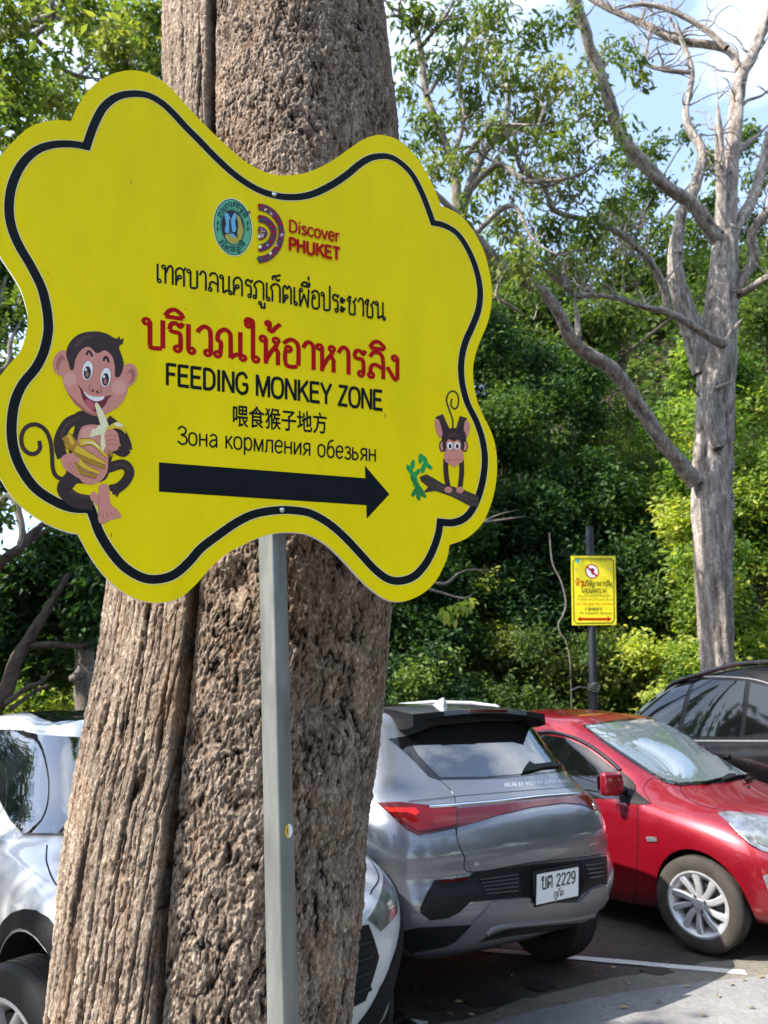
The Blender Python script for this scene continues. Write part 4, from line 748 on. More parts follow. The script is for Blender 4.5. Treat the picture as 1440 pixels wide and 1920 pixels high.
def trunk():
    z1 = np.arange(.35, 4.4, .0030); z = np.concatenate([np.arange(-.1, .35, .02), z1, np.arange(4.41, 9.5, .03)])
    # more columns on the side that is close to the path
    a = np.concatenate([np.linspace(-pi * 1.04, pi * .04, 640, endpoint=False), np.linspace(pi * .04, pi * .96, 60, endpoint=False)])
    A, Z = np.meshgrid(a, z); cx = np.interp(Z, zs, xc); hw = np.interp(Z, zs, hw_); gx = np.interp(Z, zs, fx)
    low = np.clip((.5 - Z) / .5, 0, 1); hw = hw + .22 * low ** 2
    taper = np.clip((Z - 4.7) / 5, 0, 1); hw = hw * (1 - .35 * taper); 
    r = hw.copy()
    r *= 1 + .02 * np.sin(3 * A + 2.2 + .15 * Z)
    # deep furrow where the left buttress meets the main bole
    sx = np.clip((gx - cx) / (hw * .93), -.98, .98); ga = -np.arccos(sx)          # front half: angle from -pi (left) to 0 (right)
    da = (A - ga) * hw
    r -= .020 * np.exp(-np.clip(da, 0, 9) / .10) * (da > 0) + .024 * np.exp(-(np.abs(da + .002) / .007) ** 2)
    r += .006 * np.exp(-np.clip(-da, 0, 9) / .09) * (da < .0) + .018 * np.exp(-((da - .22) / .12) ** 2)
    X = A * hw; wb = .02 * fbm2(X * 0 + Z * 5, Z * 3, 3, 91)
    left = 1 / (1 + np.exp((da + wb) / .010))                            # 1 on the ribbed left buttress
    # ribs: long upright ridges parted by narrow dark fissures, broken across into small plates
    u = X + .006 * fbm2(X * 4, Z * 1.6, 3, 5) + .0030 * fbm2(X * 40, Z * 20, 3, 6)
    f1, f2, idr = worley2(u / .027, Z / .85 + 3.1, 11); fis = sstep(.03, .15, f2 - f1 + .07 * fbm2(X * 60, Z * 30, 3, 8))
    e1, e2, ide = worley2(u / .0165 + 7, Z / .11, 17); fis2 = sstep(.0, .14, e2 - e1 + .06 * fbm2(X * 90, Z * 60, 2, 9))
    wq = .55 * fbm2(X * 42, Z * 36, 3, 25); g1, g2, idp = worley2(X / .0150 + wq, Z / .0240 + 1.3 * wq, 23); plate = sstep(0, .14, g2 - g1)
    rid = (1 - np.abs(fbm2(X * 70, Z * 44, 4, 29))) ** 3
    ribs = .0085 * (fis - 1) + .0034 * (fis2 - .6) * fis + .0010 * (plate - .6) + .0042 * (idp - .5) * fis + .0035 * (ide - .5) * fis + .006 * (idr - .5) * fis + .0026 * (rid - .5) + .003 * fbm2(X * 14, Z * 5, 3, 14)
    # curling flakes on the main bole
    wx, wz = .020 * fbm2(X * 16, Z * 16, 3, 41), .020 * fbm2(X * 16 + 9, Z * 16, 3, 47)
    h1, h2, ids = worley2((X + wx) / .022, (Z + wz) / .046, 31); k1, k2, idk = worley2((X + wx * 1.8) / .0135, (Z + wz * 1.8) / .026, 37)
    curl = sstep(0, .22, h2 - h1); curl2 = sstep(0, .26, k2 - k1)
    cr = np.clip(1 - np.abs(fbm2(X * 11, Z * 5.5, 4, 57)) * 9, 0, 1) ** 1.5
    rg1 = (1 - np.abs(fbm2((X + wx) * 54, (Z + wz) * 30, 4, 61))) ** 4; rg2 = (1 - np.abs(fbm2((X - wz) * 110, (Z + wx) * 66, 3, 63))) ** 4
    crl = np.clip(1 - np.abs(fbm2((X + wz * .8) * 46, (Z - wx * .8) * 20, 3, 95)) * 10, 0, 1) ** 1.3 * sstep(-.25, .25, fbm2(X * 18, Z * 14, 3, 97))
    flk = .0012 * (curl - .6) + .0022 * (ids - .5) + .0010 * (curl2 - .5) + .0026 * (idk - .5) * curl2 + .0040 * (rg1 - .3) + .0030 * (rg2 - .3) - .0035 * cr - .0045 * crl + .004 * fbm2(X * 7, Z * 4, 3, 67) + .0016 * fbm2(X * 150, Z * 120, 3, 66)
    lump = .016 * fbm2(X * 1.6, Z * .9, 3, 71)
    d = left * ribs + (1 - left) * (flk - .004)
    knob = 0
    for kx, kz, kr, kh in ((610, 1320, .05, -.028), (440, 1085, .035, -.03), (615, 1640, .05, -.02)):
        pk = at(kx, kz, TRY - .38); knob = knob + kh * np.exp(-(((cx + hw * np.cos(A) - pk.x) ** 2 + (Z - pk.z) ** 2) / kr ** 2)) * (np.sin(A) < 0)
    far = np.sin(A) > .15
    r = r + np.where(far, .012 * fbm2(X * 20, Z * 8, 3, 3), d + knob) + lump
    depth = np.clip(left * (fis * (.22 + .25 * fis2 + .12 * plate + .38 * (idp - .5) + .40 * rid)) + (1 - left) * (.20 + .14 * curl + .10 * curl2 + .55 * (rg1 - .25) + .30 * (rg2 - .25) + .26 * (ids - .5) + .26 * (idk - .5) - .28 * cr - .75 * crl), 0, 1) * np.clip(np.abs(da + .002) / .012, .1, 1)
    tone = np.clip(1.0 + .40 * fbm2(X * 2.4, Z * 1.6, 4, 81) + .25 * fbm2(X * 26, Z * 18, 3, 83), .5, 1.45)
    v = np.stack([cx + r * np.cos(A) + .46, r * np.sin(A) * .92, Z], -1).reshape(-1, 3)
    nz_, na = A.shape; i = np.arange(nz_ - 1)[:, None] * na; j = np.arange(na)[None, :]; j2 = (j + 1) % na
    f = np.stack([i + j, i + j2, i + na + j2, i + na + j], -1).reshape(-1, 4)
    return v, f, depth.ravel(), tone.ravel()
v, f, dp, tn = trunk()
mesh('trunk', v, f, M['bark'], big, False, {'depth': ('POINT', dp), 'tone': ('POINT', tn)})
# ------------------------------------------------------------------ cars
# car space: x right, y forward, z up, origin on the ground under the rear axle
def lev(yf, yr, wf, wm, wr, zf, zm, zr, bf=.10, cf=.45, br=.08, cr=.40, wfa=None, wra=None):
    """half outline of the body at one level, front centre -> rear centre (12 points)"""
    wfa = wfa or (wf + wm) / 2; wra = wra or (wr + wm) / 2
    ya, yb = yf - cf, yr + cr
    ys = [ya + (yb - ya) * t for t in (.14, .38, .62, .86)]
    p = [(0, yf, zf), (.5 * wf, yf - bf * .28, zf), (.86 * wf, yf - bf, zf), (wf, ya, zf), (wfa, ys[0], zf + (zm - zf) * .5), (wm, ys[1], zm), (wm, ys[2], zm), (wra, ys[3], zm + (zr - zm) * .5),
         (wr, yb, zr), (.86 * wr, yr + br, zr), (.5 * wr, yr + br * .28, zr), (0, yr, zr)]
    return p
NP = 12
def shell(levels, creases=(), arches=(), wide=1., sub=3):
    """levels bottom to top -> closed smooth mesh (verts, faces) with the wheel arches cut out; material 1 marks the wells"""
    v = []; f = []; m = len(levels); ring = 2 * NP - 2
    for l in levels:
        for x, y, z in l: v.append((x, y, z))
        for x, y, z in l[-2:0:-1]: v.append((-x, y, z))
    for i in range(m - 1):
        for k in range(ring): f.append((i * ring + k, i * ring + (k + 1) % ring, (i + 1) * ring + (k + 1) % ring, (i + 1) * ring + k))
    for b, flip in ((0, 1), ((m - 1) * ring, 0)):           # floor and roof: strips between mirrored points
        for k in range(NP - 1):
            a0 = b + k; a1 = b + k + 1; c0 = b + (ring - k) % ring; c1 = b + (ring - k - 1)
            q = [a0, a1, c1, c0]; q = [x for i, x in enumerate(q) if x not in q[:i]]
            f.append(tuple(q[::-1] if flip else q))
    me = bpy.data.meshes.new('cage'); me.from_pydata(v, [], f)
    bm = bmesh.new(); bm.from_mesh(me); bmesh.ops.recalc_face_normals(bm, faces=bm.faces); bm.verts.ensure_lookup_table()
    cl = bm.edges.layers.float.new('crease_edge')
    for e in bm.edges:
        a, b = e.verts[0].index, e.verts[1].index; la, lb = a // ring, b // ring
        for c in creases:
            if c[0] == 'level' and la == lb == c[1]:
                k = {(a % ring) if a % ring < NP else ring - a % ring, (b % ring) if b % ring < NP else ring - b % ring}
                if len(c) < 4 or all(c[3][0] <= q <= c[3][1] for q in k): e[cl] = c[2]
            if c[0] == 'col' and la != lb and c[3][0] <= min(la, lb) and max(la, lb) <= c[3][1]:
                k = a % ring; k = k if k < NP else ring - k
                if k == c[1]: e[cl] = c[2]
    bm.to_mesh(me); bm.free()
    o = bpy.data.objects.new('cage', me); C.objects.link(o)
    s = o.modifiers.new('s', 'SUBSURF'); s.levels = sub; s.render_levels = sub
    cut = None
    if arches:
        mb = MB()
        for y, z, r in arches:
            for sx in (-1, 1):
                n = 64
                mb.add([(sx * x, y + r * cos(2 * pi * k / n), z + r * sin(2 * pi * k / n)) for x in (.60 * wide, 1.2) for k in range(n)],
                       [(k, (k + 1) % n, n + (k + 1) % n, n + k) for k in range(n)] + [tuple(range(n))[::-1], tuple(range(n, 2 * n))])
        cut = mb.build('cutter', M['underbody']); b = o.modifiers.new('b', 'BOOLEAN'); b.object = cut; b.operation = 'DIFFERENCE'; b.solver = 'EXACT'; b.material_mode = 'TRANSFER'
    me.materials.append(M['plastic'])
    dg = bpy.context.evaluated_depsgraph_get(); dg.update()
    r = bpy.data.meshes.new_from_object(o.evaluated_get(dg)); bpy.data.objects.remove(o)
    if cut: bpy.data.objects.remove(cut)
    r.materials.clear(); r.materials.append(M['plastic']); r.materials.append(M['underbody'])
    for p in r.polygons:                                     # walls of the wheel wells
        c = p.center
        for y, z, ra in arches:
            d = hypot(c.y - y, c.z - z)
            if .58 * wide < abs(c.x) and (abs(d - ra) < .004 and abs(p.normal.x) < .3 or d < ra + .002 and abs(abs(c.x) - .60 * wide) < .004): p.material_index = 1
    return r

class Car:
    def __init__(s, name, loc, yaw, label, me, paint):
        s.root = empty(name, loc, yaw); tag(s.root, label, 'car', 'cars in the parking lot'); s.paint = paint
        s.M = Matrix.Translation(loc) @ Matrix.Rotation(yaw, 4, 'Z'); s.Mi = s.M.inverted(); s.name = name
        me.materials[0] = paint
        s.body = link('body', me, s.root, [])
        me.polygons.foreach_set('use_smooth', np.ones(len(me.polygons), bool)); me.set_sharp_from_angle(angle=R(50))
        me.calc_loop_triangles()
        s.vn = [v.normal.copy() for v in me.vertices]; s.vv = [v.co.copy() for v in me.vertices]
        s.tris = [tuple(t.vertices) for t in me.loop_triangles if me.polygons[t.polygon_index].material_index == 0]
        s.bvh = BVHTree.FromPolygons(s.vv, s.tris)
    def hit(s, o, d):
        p, n, i, _ = s.bvh.ray_cast(o, d)
        if p is None: return None, None
        a, b, c = s.tris[i]; A, B, Cc = s.vv[a], s.vv[b], s.vv[c]
        ar = (B - A).cross(Cc - A); L2 = ar.length_squared or 1
        u = (Cc - B).cross(p - B).dot(ar) / L2; v_ = (A - Cc).cross(p - Cc).dot(ar) / L2
        n2 = (s.vn[a] * u + s.vn[b] * v_ + s.vn[c] * (1 - u - v_))
        n2 = n2.normalized() if n2.length > .1 else n
        return p, (n2 if n2.dot(n) > 0 else n)
    def near(s, p):
        q, n, i, d = s.bvh.find_nearest(p); return q, n
    def from_px(s, px, py):
        d = (s.Mi.to_3x3() @ ray(px, py)); o = s.Mi @ EYE
        return s.hit(o, d)
    def from_side(s, sx):
        return lambda y, z: s.hit(Vector((sx * 3, y, z)), Vector((-sx, 0, 0)))
    def from_back(s, x, z): return s.hit(Vector((x, -4, z)), Vector((0, 1, 0)))
    def from_front(s, x, z): return s.hit(Vector((x, 8, z)), Vector((0, -1, 0)))
    def from_top(s, x, y): return s.hit(Vector((x, y, 4)), Vector((0, 0, -1)))
    def patch(s, name, m, pts, fn=None, off=.003, thick=.012, step=None, smooth=0, mirror=False, parent=None, label=None, flip=False):
        """a panel cut to an outline and laid on the body, standing off by `off` with a turned-in edge"""
        fn = fn or s.from_px
        if smooth: pts = crom(pts, smooth, True)
        pts = [tuple(map(float, p)) for p in pts]
        xs = [p[0] for p in pts]; ys = [p[1] for p in pts]; size = max(max(xs) - min(xs), max(ys) - min(ys)); step = step or size / 30
        # resample the outline
        B = []
        for i in range(len(pts)):
            a, b = pts[i], pts[(i + 1) % len(pts)]; d = hypot(b[0] - a[0], b[1] - a[1]); k = max(1, int(math.ceil(d / step)))
            B += [(a[0] + (b[0] - a[0]) * t / k, a[1] + (b[1] - a[1]) * t / k) for t in range(k)]
        nb = len(B); inner = []
        def inside(x, y):
            c = False
            for i in range(nb):
                (x1, y1), (x2, y2) = B[i], B[i - 1]
                if (y1 > y) != (y2 > y) and x < (x2 - x1) * (y - y1) / (y2 - y1) + x1: c = not c
            return c
        def dist(x, y): return min(hypot(x - p[0], y - p[1]) for p in B)
        gx = min(xs) + step * .5; row = 0
        yy = min(ys) + step * .5
        while yy < max(ys):
            xx = min(xs) + step * (.5 if row % 2 else 1.0)
            while xx < max(xs):
                if inside(xx, yy) and dist(xx, yy) > step * .45: inner.append((xx, yy))
                xx += step
            yy += step * .87; row += 1
        V2 = [Vector(p) for p in B + inner]
        r = delaunay_2d_cdt(V2, [], [list(range(nb))], 1, 1e-7)
        ov, of = r[0], r[2]; co = []; nn = []
        for p in ov:
            q, n = fn(p.x, p.y)
            if q is None: co.append(None); nn.append(None)
            else: co.append(q + n * off); nn.append(n)
        good = [c for c in co if c is not None]
        if not good: print('PATCH MISSED', s.name, name); return None
        miss = 0
        for i, c in enumerate(co):
            if c is None:
                miss += 1
                j = min((k for k in range(len(co)) if co[k] is not None), key=lambda k: (ov[k] - ov[i]).length); co[i] = co[j].copy(); nn[i] = nn[j]
        if miss > 2: print('patch', s.name, name, 'missed', miss, 'of', len(co))
        faces = [tuple(q) for q in of]
        ecount = {}
        for q in faces:
            for i in range(len(q)):
                e = (q[i], q[(i + 1) % len(q)]); ecount[tuple(sorted(e))] = ecount.get(tuple(sorted(e)), []) + [e]
        V3 = list(co); low = {}; sharp = []
        for k, l in ecount.items():
            if len(l) == 1:
                a, b = l[0]
                for i in (a, b):
                    if i not in low: low[i] = len(V3); V3.append(co[i] - nn[i] * thick)
                faces.append((b, a, low[a], low[b])); sharp.append(k)
        def make(sgn):
            me = bpy.data.meshes.new(name)
            me.from_pydata([(sgn * p.x, p.y, p.z) for p in V3], [], faces)
            bm = bmesh.new(); bm.from_mesh(me); bm.faces.ensure_lookup_table()
            bmesh.ops.recalc_face_normals(bm, faces=bm.faces)
            bm.faces.ensure_lookup_table(); f0 = max(bm.faces[:len(of)], key=lambda f: f.calc_area()); nref = nn[f0.verts[0].index]; nref = Vector((sgn * nref.x, nref.y, nref.z))
            if f0.normal.dot(nref) < 0: bmesh.ops.reverse_faces(bm, faces=bm.faces)
            bm.to_mesh(me); bm.free()
            me.polygons.foreach_set('use_smooth', np.ones(len(me.polygons), bool))
            me.set_sharp_from_angle(angle=R(55))
            o = link(name, me, parent or s.root, m)
            if label: o['label'] = label
            return o
        o = make(1)
        if mirror: make(-1)
        return o
    def ribbon(s, name, m, pts, w, fn=None, off=.0035, smooth=6, mirror=False, parent=None, raise_=0, n=None):
        """narrow strip laid on the body (w metres); raise_ makes it a rounded bar"""
        fn = fn or s.from_px
        P = crom(pts, smooth) if smooth else pts
        Q = []
        for p in P:
            q, nn = fn(*p)
            if q is not None and (not Q or (q - Q[-1][0]).length > 1e-4) and (not Q or (q - Q[-1][0]).length < .5): Q.append((q, nn))
        if len(Q) < 2: print('RIBBON MISSED', s.name, name); return
        V3 = []; F = []; K = 5 if raise_ else 2
        for i, (q, nn) in enumerate(Q):
            t = (Q[min(i + 1, len(Q) - 1)][0] - Q[max(i - 1, 0)][0]).normalized(); sd = nn.cross(t).normalized()
            if raise_:
                for k in range(5):
                    a = pi * k / 4; V3.append(q + sd * (w / 2 * cos(a)) + nn * (off - .004 + (raise_ + .004) * sin(a)))
            else: V3 += [q + sd * w / 2 + nn * off, q - sd * w / 2 + nn * off]
        for i in range(len(Q) - 1):
            for k in range(K - 1): F.append((i * K + k, i * K + k + 1, (i + 1) * K + k + 1, (i + 1) * K + k))
        for sg in ((1, -1) if mirror else (1,)):
            o = mesh(name, [(sg * p.x, p.y, p.z) for p in V3], F, m, parent or s.root, True)
        return o
    def part(s, mb, name, m, parent=None, **k): return mb.build(name, m, parent or s.root, **k)
    def wheel(s, x, y, r, w, rr, spokes='ten', tyre='tyre', rim='alloy', steer=0., nuts=0):
        """hub with tyre and rim; x<0 is the left side"""
        sx = 1 if x > 0 else -1
        h = MB(); h.lathe([(0, .02), (rr * .72, .02), (rr * .74, -.03), (0.02, -.03)], 32); h.lathe([(.0, .045), (.06, .045), (.065, 0), (0.02, -.0)], 20)
        hub = h.build('wheel', M['brake'], s.root, smooth=True)
        hub.location = (x, y, r); hub.rotation_euler = (0, 0, steer + (0 if sx > 0 else pi))
        t = MB(); a = w / 2
        t.lathe([(rr - .012, -a * .9), (rr + .01, -a * .98), (rr + .03, -a), (r - .045, -a * 1.02), (r - .015, -a * .92), (r - .002, -a * .72), (r, 0), (r - .002, a * .72), (r - .015, a * .92), (r - .045, a * 1.02), (rr + .03, a), (rr + .008, a * .97), (rr - .012, a * .88)], 64)
        for g in (-.5, -.17, .17, .5):
            t.lathe([(r + .0012, a * g - .004), (r - .006, a * g - .001), (r + .0012, a * g + .004)], 64)
        t.build('tyre', M[tyre], hub, smooth=True)
        q = MB(); q.lathe([(rr - .012, -a * .85), (rr - .03, -a * .6), (rr - .055, 0), (rr - .035, a * .55), (rr - .018, a * .8), (rr + .004, a * .93), (rr + .006, a * .98), (rr - .006, a * .99), (rr - .020, a * .84)], 64)
        f = a * .80
        def blade(a0, a1, r0, r1, w0, w1, d0, d1):
            p = []
            for (ang, rad, ww, dd) in ((a0, r0, w0, d0), ((a0 + a1) / 2, (r0 + r1) / 2, (w0 + w1) / 2 * .95, (d0 + d1) / 2 + .004), (a1, r1, w1, d1)):
                c = Vector((dd, rad * cos(ang), rad * sin(ang))); tn_ = Vector((0, -sin(ang), cos(ang)))
                p.append([c + tn_ * ww / 2, c + tn_ * ww * .3 + Vector((.008, 0, 0)), c - tn_ * ww * .3 + Vector((.008, 0, 0)), c - tn_ * ww / 2, c - tn_ * ww / 2 - Vector((.03, 0, 0)), c + tn_ * ww / 2 - Vector((.03, 0, 0))])
            v_ = [x_ for l in p for x_ in l]; F = []
            for i in range(2):
                for k in range(6): F.append((i * 6 + k, i * 6 + (k + 1) % 6, (i + 1) * 6 + (k + 1) % 6, (i + 1) * 6 + k))
            F += [tuple(range(5, -1, -1)), tuple(range(12, 18))]
            q.add(v_, F)
        if spokes == 'ten':
            for k in range(5):
                b0 = 2 * pi * k / 5 + .25
                blade(b0 - .12, b0 + .10, .04, rr - .012, .036, .050, f - .010, f)
                blade(b0 + .50, b0 + .66, .05, rr - .012, .030, .050, f - .014, f)
        else:
            for k in range(5):
                b0 = 2 * pi * k / 5 + .3
                blade(b0 - .10, b0 - .34, .05, rr - .012, .03, .020, f - .012, f); blade(b0 + .10, b0 + .34, .05, rr - .012, .03, .020, f - .012, f)
        q.lathe([(.0, f + .004), (.03, f + .003), (.034, f - .002), (.062, f - .006), (.07, f - .03), (.02, f - .03)], 24)
        q.build('rim', M[rim], hub, smooth=True)
        if nuts:
            for k in range(nuts):
                b0 = 2 * pi * k / nuts + .4; nutm = MB()
                nutm.tube([(f - .012, .048 * cos(b0), .048 * sin(b0)), (f + .002, .048 * cos(b0), .048 * sin(b0))], .0095, 6); nutm.build('wheel_nut', M['brake'], hub)
        return hub
# ---- grey SUV with its tail towards us
suv_levels = [
    lev(3.30, -.52, .55, .62, .55, .22, .20, .30, cf=.25, cr=.25),
    lev(3.46, -.72, .74, .84, .84, .25, .22, .345, bf=.16, br=.10),
    lev(3.52, -.80, .82, .90, .91, .38, .36, .44, bf=.18, br=.10, cr=.36),
    lev(3.55, -.86, .84, .905, .925, .55, .55, .60, bf=.20, br=.09, cr=.36),
    lev(3.55, -.78, .85, .92, .95, .68, .68, .72, bf=.20, br=.08, cr=.38),
    lev(3.52, -.80, .85, .935, .955, .78, .80, .84, bf=.22, br=.09, cr=.42),
    lev(3.44, -.755, .83, .93, .95, .86, .90, .98, bf=.24, br=.10, cr=.46),
    lev(3.22, -.66, .78, .905, .92, .94, .98, 1.07, bf=.22, br=.10, cr=.44),
    lev(2.52, -.56, .74, .865, .885, 1.03, 1.04, 1.14, bf=.16, br=.08, cr=.40, cf=.50),
    lev(2.10, -.40, .68, .79, .82, 1.28, 1.28, 1.31, bf=.12, br=.06, cr=.34),
    lev(1.70, -.30, .60, .72, .745, 1.48, 1.52, 1.495, bf=.10, br=.05, cr=.30),
    lev(1.48, -.20, .52, .62, .64, 1.555, 1.59, 1.555, bf=.08, br=.04, cr=.25),
]
suv_me = shell(suv_levels, creases=[('level', 8, .35, (4, 11)), ('level', 5, .3, (7, 11)), ('level', 4, .3, (8, 11)), ('level', 6, .3, (4, 11)), ('level', 10, .2, (4, 11))], arches=[(-.13, .355, .40), (2.72, .345, .395)])
suv = Car('grey_car', (.349, 5.017, 0), R(37), 'metallic grey crossover with its tail towards us, between the trunk and the red car', suv_me, M['paint_grey'])
def q(l): return [(640 + x / 2.4, 1240 + y / 2.4) for x, y in l]
P_ = suv.patch
# glass and black trim
P_('window_trim', M['gloss_black'], q([(212, 350), (300, 335), (420, 290), (640, 270), (905, 268), (930, 330), (1000, 420), (1075, 490), (850, 514), (640, 531), (436, 534), (392, 518), (330, 452), (268, 394)]), off=.002)
P_('rear_window', M['glass_film'], q([(318, 380), (350, 330), (420, 306), (640, 284), (890, 280), (915, 345), (985, 430), (1055, 490), (850, 505), (640, 522), (442, 525), (395, 480), (345, 425)]), off=.005)
tail = P_('tailgate', M['paint_grey'], q([(446, 536), (640, 534), (850, 517), (1074, 496), (1140, 560), (1160, 680), (1178, 790), (1190, 862), (1060, 880), (850, 905), (584, 945), (556, 880), (526, 810), (519, 745), (521, 680), (512, 612), (490, 575)]), off=.0035, thick=.01, step=9)
suv.ribbon('seam', M['seam'], q([(442, 532), (488, 575), (510, 612), (518, 680), (516, 745), (523, 810), (553, 880), (581, 948), (850, 908), (1060, 884), (1190, 866)]), .004, off=.0022)
suv.ribbon('seam', M['seam'], q([(300, 632), (400, 622), (512, 610), (700, 594), (900, 578), (1138, 560)]), .0035, off=.0045)
lamp = P_('tail_lamp', M['lens_deep'], q([(160, 640), (260, 637), (330, 645), (400, 652), (520, 664), (521, 748), (430, 768), (345, 782), (295, 757), (235, 708)]), off=.009, thick=.02)
P_('lens', M['lens_red'], q([(205, 668), (330, 655), (405, 672), (512, 672), (513, 738), (430, 756), (348, 768), (305, 745), (255, 710)]), off=.014, thick=.008, parent=lamp)
P_('lens', M['lens_bright'], q([(195, 666), (262, 668), (330, 668), (350, 688), (335, 704), (295, 690), (225, 688)]), off=.018, thick=.006, parent=lamp)
P_('tail_lamp', M['lens_deep'], q([(520, 666), (700, 649), (900, 626), (1060, 611), (1157, 603), (1166, 676), (1135, 668), (1080, 646), (1000, 640), (850, 660), (700, 696), (600, 727), (520, 748)]), off=.009, thick=.012)
suv.ribbon('chrome_strip', M['chrome'], q([(392, 657), (430, 656), (520, 649), (700, 633), (900, 611), (1060, 598), (1152, 588)]), .024, off=.008, raise_=.008)
# lower bumper
P_('bumper_panel', M['plastic'], q([(354, 1110), (385, 1040), (420, 985), (575, 968), (590, 953), (850, 914), (1075, 893), (1192, 876), (1197, 1002), (1165, 1004), (1120, 1018), (1075, 1053), (1060, 1075), (890, 1082), (870, 1064), (800, 1064), (670, 1076), (580, 1082), (530, 1130), (480, 1154), (400, 1166), (356, 1132)]), off=.004)
P_('reflector', M['lens_deep'], q([(440, 985), (570, 973), (575, 984), (445, 1000)]), off=.008)
for k in range(5):
    suv.ribbon('vent_slat', M['gloss_black'], q([(620 + k * 6, 985 + k * 16), (700, 975 + k * 17), (790, 962 + k * 18)]), .010, off=.006, raise_=.006)
for k in range(4):
    suv.ribbon('vent_slat', M['gloss_black'], q([(1095 + k * 5, 922 + k * 18), (1190, 908 + k * 18)]), .010, off=.006, raise_=.006)
P_('plate_recess', M['seam'], q([(800, 950), (850, 925), (1075, 905), (1090, 1000), (1068, 1060), (890, 1085), (850, 1062), (810, 1050)]), off=.006)
P_('valance', M['plastic'], q([(272, 1216), (350, 1198), (480, 1192), (592, 1186), (505, 1264), (465, 1282), (315, 1313), (282, 1292)]), off=.004)
sk = P_('skid_plate', M['silver_plastic'], q([(505, 1265), (590, 1180), (680, 1084), (800, 1067), (850, 1087), (890, 1085), (1065, 1080), (1120, 1023), (1170, 1010), (1196, 1020), (1194, 1128), (1150, 1160), (900, 1182), (740, 1197), (650, 1228), (600, 1262)]), off=.012, thick=.02)
suv.ribbon('trim_bar', M['silver_plastic'], q([(650, 1222), (700, 1192), (900, 1168), (1060, 1150), (1160, 1128)]), .030, off=.014, raise_=.010, parent=sk)
P_('valance', M['plastic'], q([(600, 1264), (650, 1230), (740, 1199), (900, 1184), (1150, 1162), (1168, 1172), (1000, 1200), (750, 1234)]), off=.006)
# cladding round the wheels and along the sills, both sides
def arc_band(y0, r0, r1, a0, a1, z0=.345, n=18):
    return [(y0 + r1 * cos(R(a0 + (a1 - a0) * k / n)), z0 + r1 * sin(R(a0 + (a1 - a0) * k / n))) for k in range(n + 1)] + [(y0 + r0 * cos(R(a1 - (a1 - a0) * k / n)), z0 + r0 * sin(R(a1 - (a1 - a0) * k / n))) for k in range(n + 1)]
def sides(car, ax, r, rb, sill, windows, doors, handles, clad=True, z0=.345):
    fn = car.from_side(1)
    if clad:
        for y0 in ax: car.patch('arch_cladding', M['plastic'], arc_band(y0, r + .003, rb, -6, 186, z0), fn, off=.010, thick=.03, mirror=True, step=.022)
        car.patch('sill', M['plastic'], [(ax[0] + r + .02, sill[0]), (ax[1] - r - .02, sill[0]), (ax[1] - r - .05, sill[1]), (ax[0] + r + .05, sill[1])], fn, off=.006, mirror=True, step=.08)
    for w in windows: car.patch('side_window', M['glass'], w, fn, off=.004, mirror=True, step=.03)
    for d in doors: car.ribbon('door_seam', M['seam'], d, .006, fn, off=.0015, mirror=True, smooth=0)
    for y, z in handles: car.patch('door_handle', car.paint, [(y - .10, z - .012), (y + .10, z - .016), (y + .10, z + .014), (y - .10, z + .016)], fn, off=.022, thick=.014, mirror=True, step=.03)
sides(suv, (-.13, 2.72), .395, .46, (.26, .40), [[(.14, 1.17), (.42, 1.38), (.62, 1.44), (.68, 1.13)], [(.72, 1.13), (.66, 1.445), (1.22, 1.475), (1.30, 1.12)], [(1.36, 1.12), (1.28, 1.475), (1.55, 1.455), (2.02, 1.22), (2.12, 1.12)]],
      [[(.64, 1.04), (.57, .78), (.49, .62)], [(1.33, 1.04), (1.35, .5)], [(2.20, .98), (2.24, .66), (2.2, .5)]], [(.88, .98), (1.62, .96)])
P_('windscreen', M['windscreen'], [(-.60, 1.10), (.60, 1.10), (.52, 1.46), (-.52, 1.46)], suv.from_front, off=.004, step=.1)
P_('head_lamp', M['lens_clear'], [(.45, .80), (.80, .86), (.78, .76), (.50, .74)], suv.from_front, off=.006, mirror=True, step=.05)
P_('grille', M['plastic'], [(-.60, .35), (.60, .35), (.66, .52), (-.66, .52)], suv.from_front, off=.006, step=.1)
P_('roof_glass', M['gloss_black'], [(-.46, .02), (.46, .02), (.50, .35), (.48, 1.55), (-.48, 1.55), (-.50, .35)], suv.from_top, off=.003, step=.12)
for sx in (-1, 1):
    mb = MB(); mb.tube([(sx * .635, -.02, 1.515), (sx * .64, .10, 1.568), (sx * .645, .35, 1.594), (sx * .645, .8, 1.606), (sx * .63, 1.2, 1.59), (sx * .60, 1.5, 1.545)], [.007, .013, .014, .014, .013, .007], 10)
    mb.build('roof_rail', M['paint_silver'], suv.root, smooth=True)
fh, fnn = suv.from_px(*q([(440, 224)])[0])
mb = MB(); prof = [(.0, 0), (.17, 0), (.155, .02), (.11, .035), (.05, .075), (.015, .085), (.005, .06)]
mb.prism(prof, -.5, .5, lambda a, b, h: Vector((h * .055 * max(.12, 1 - b / .088), a - .06, b)))
fin = mb.build('antenna_fin', M['paint_silver'], suv.root, smooth=True); fin.location = fh - Vector((0, 0, .004))
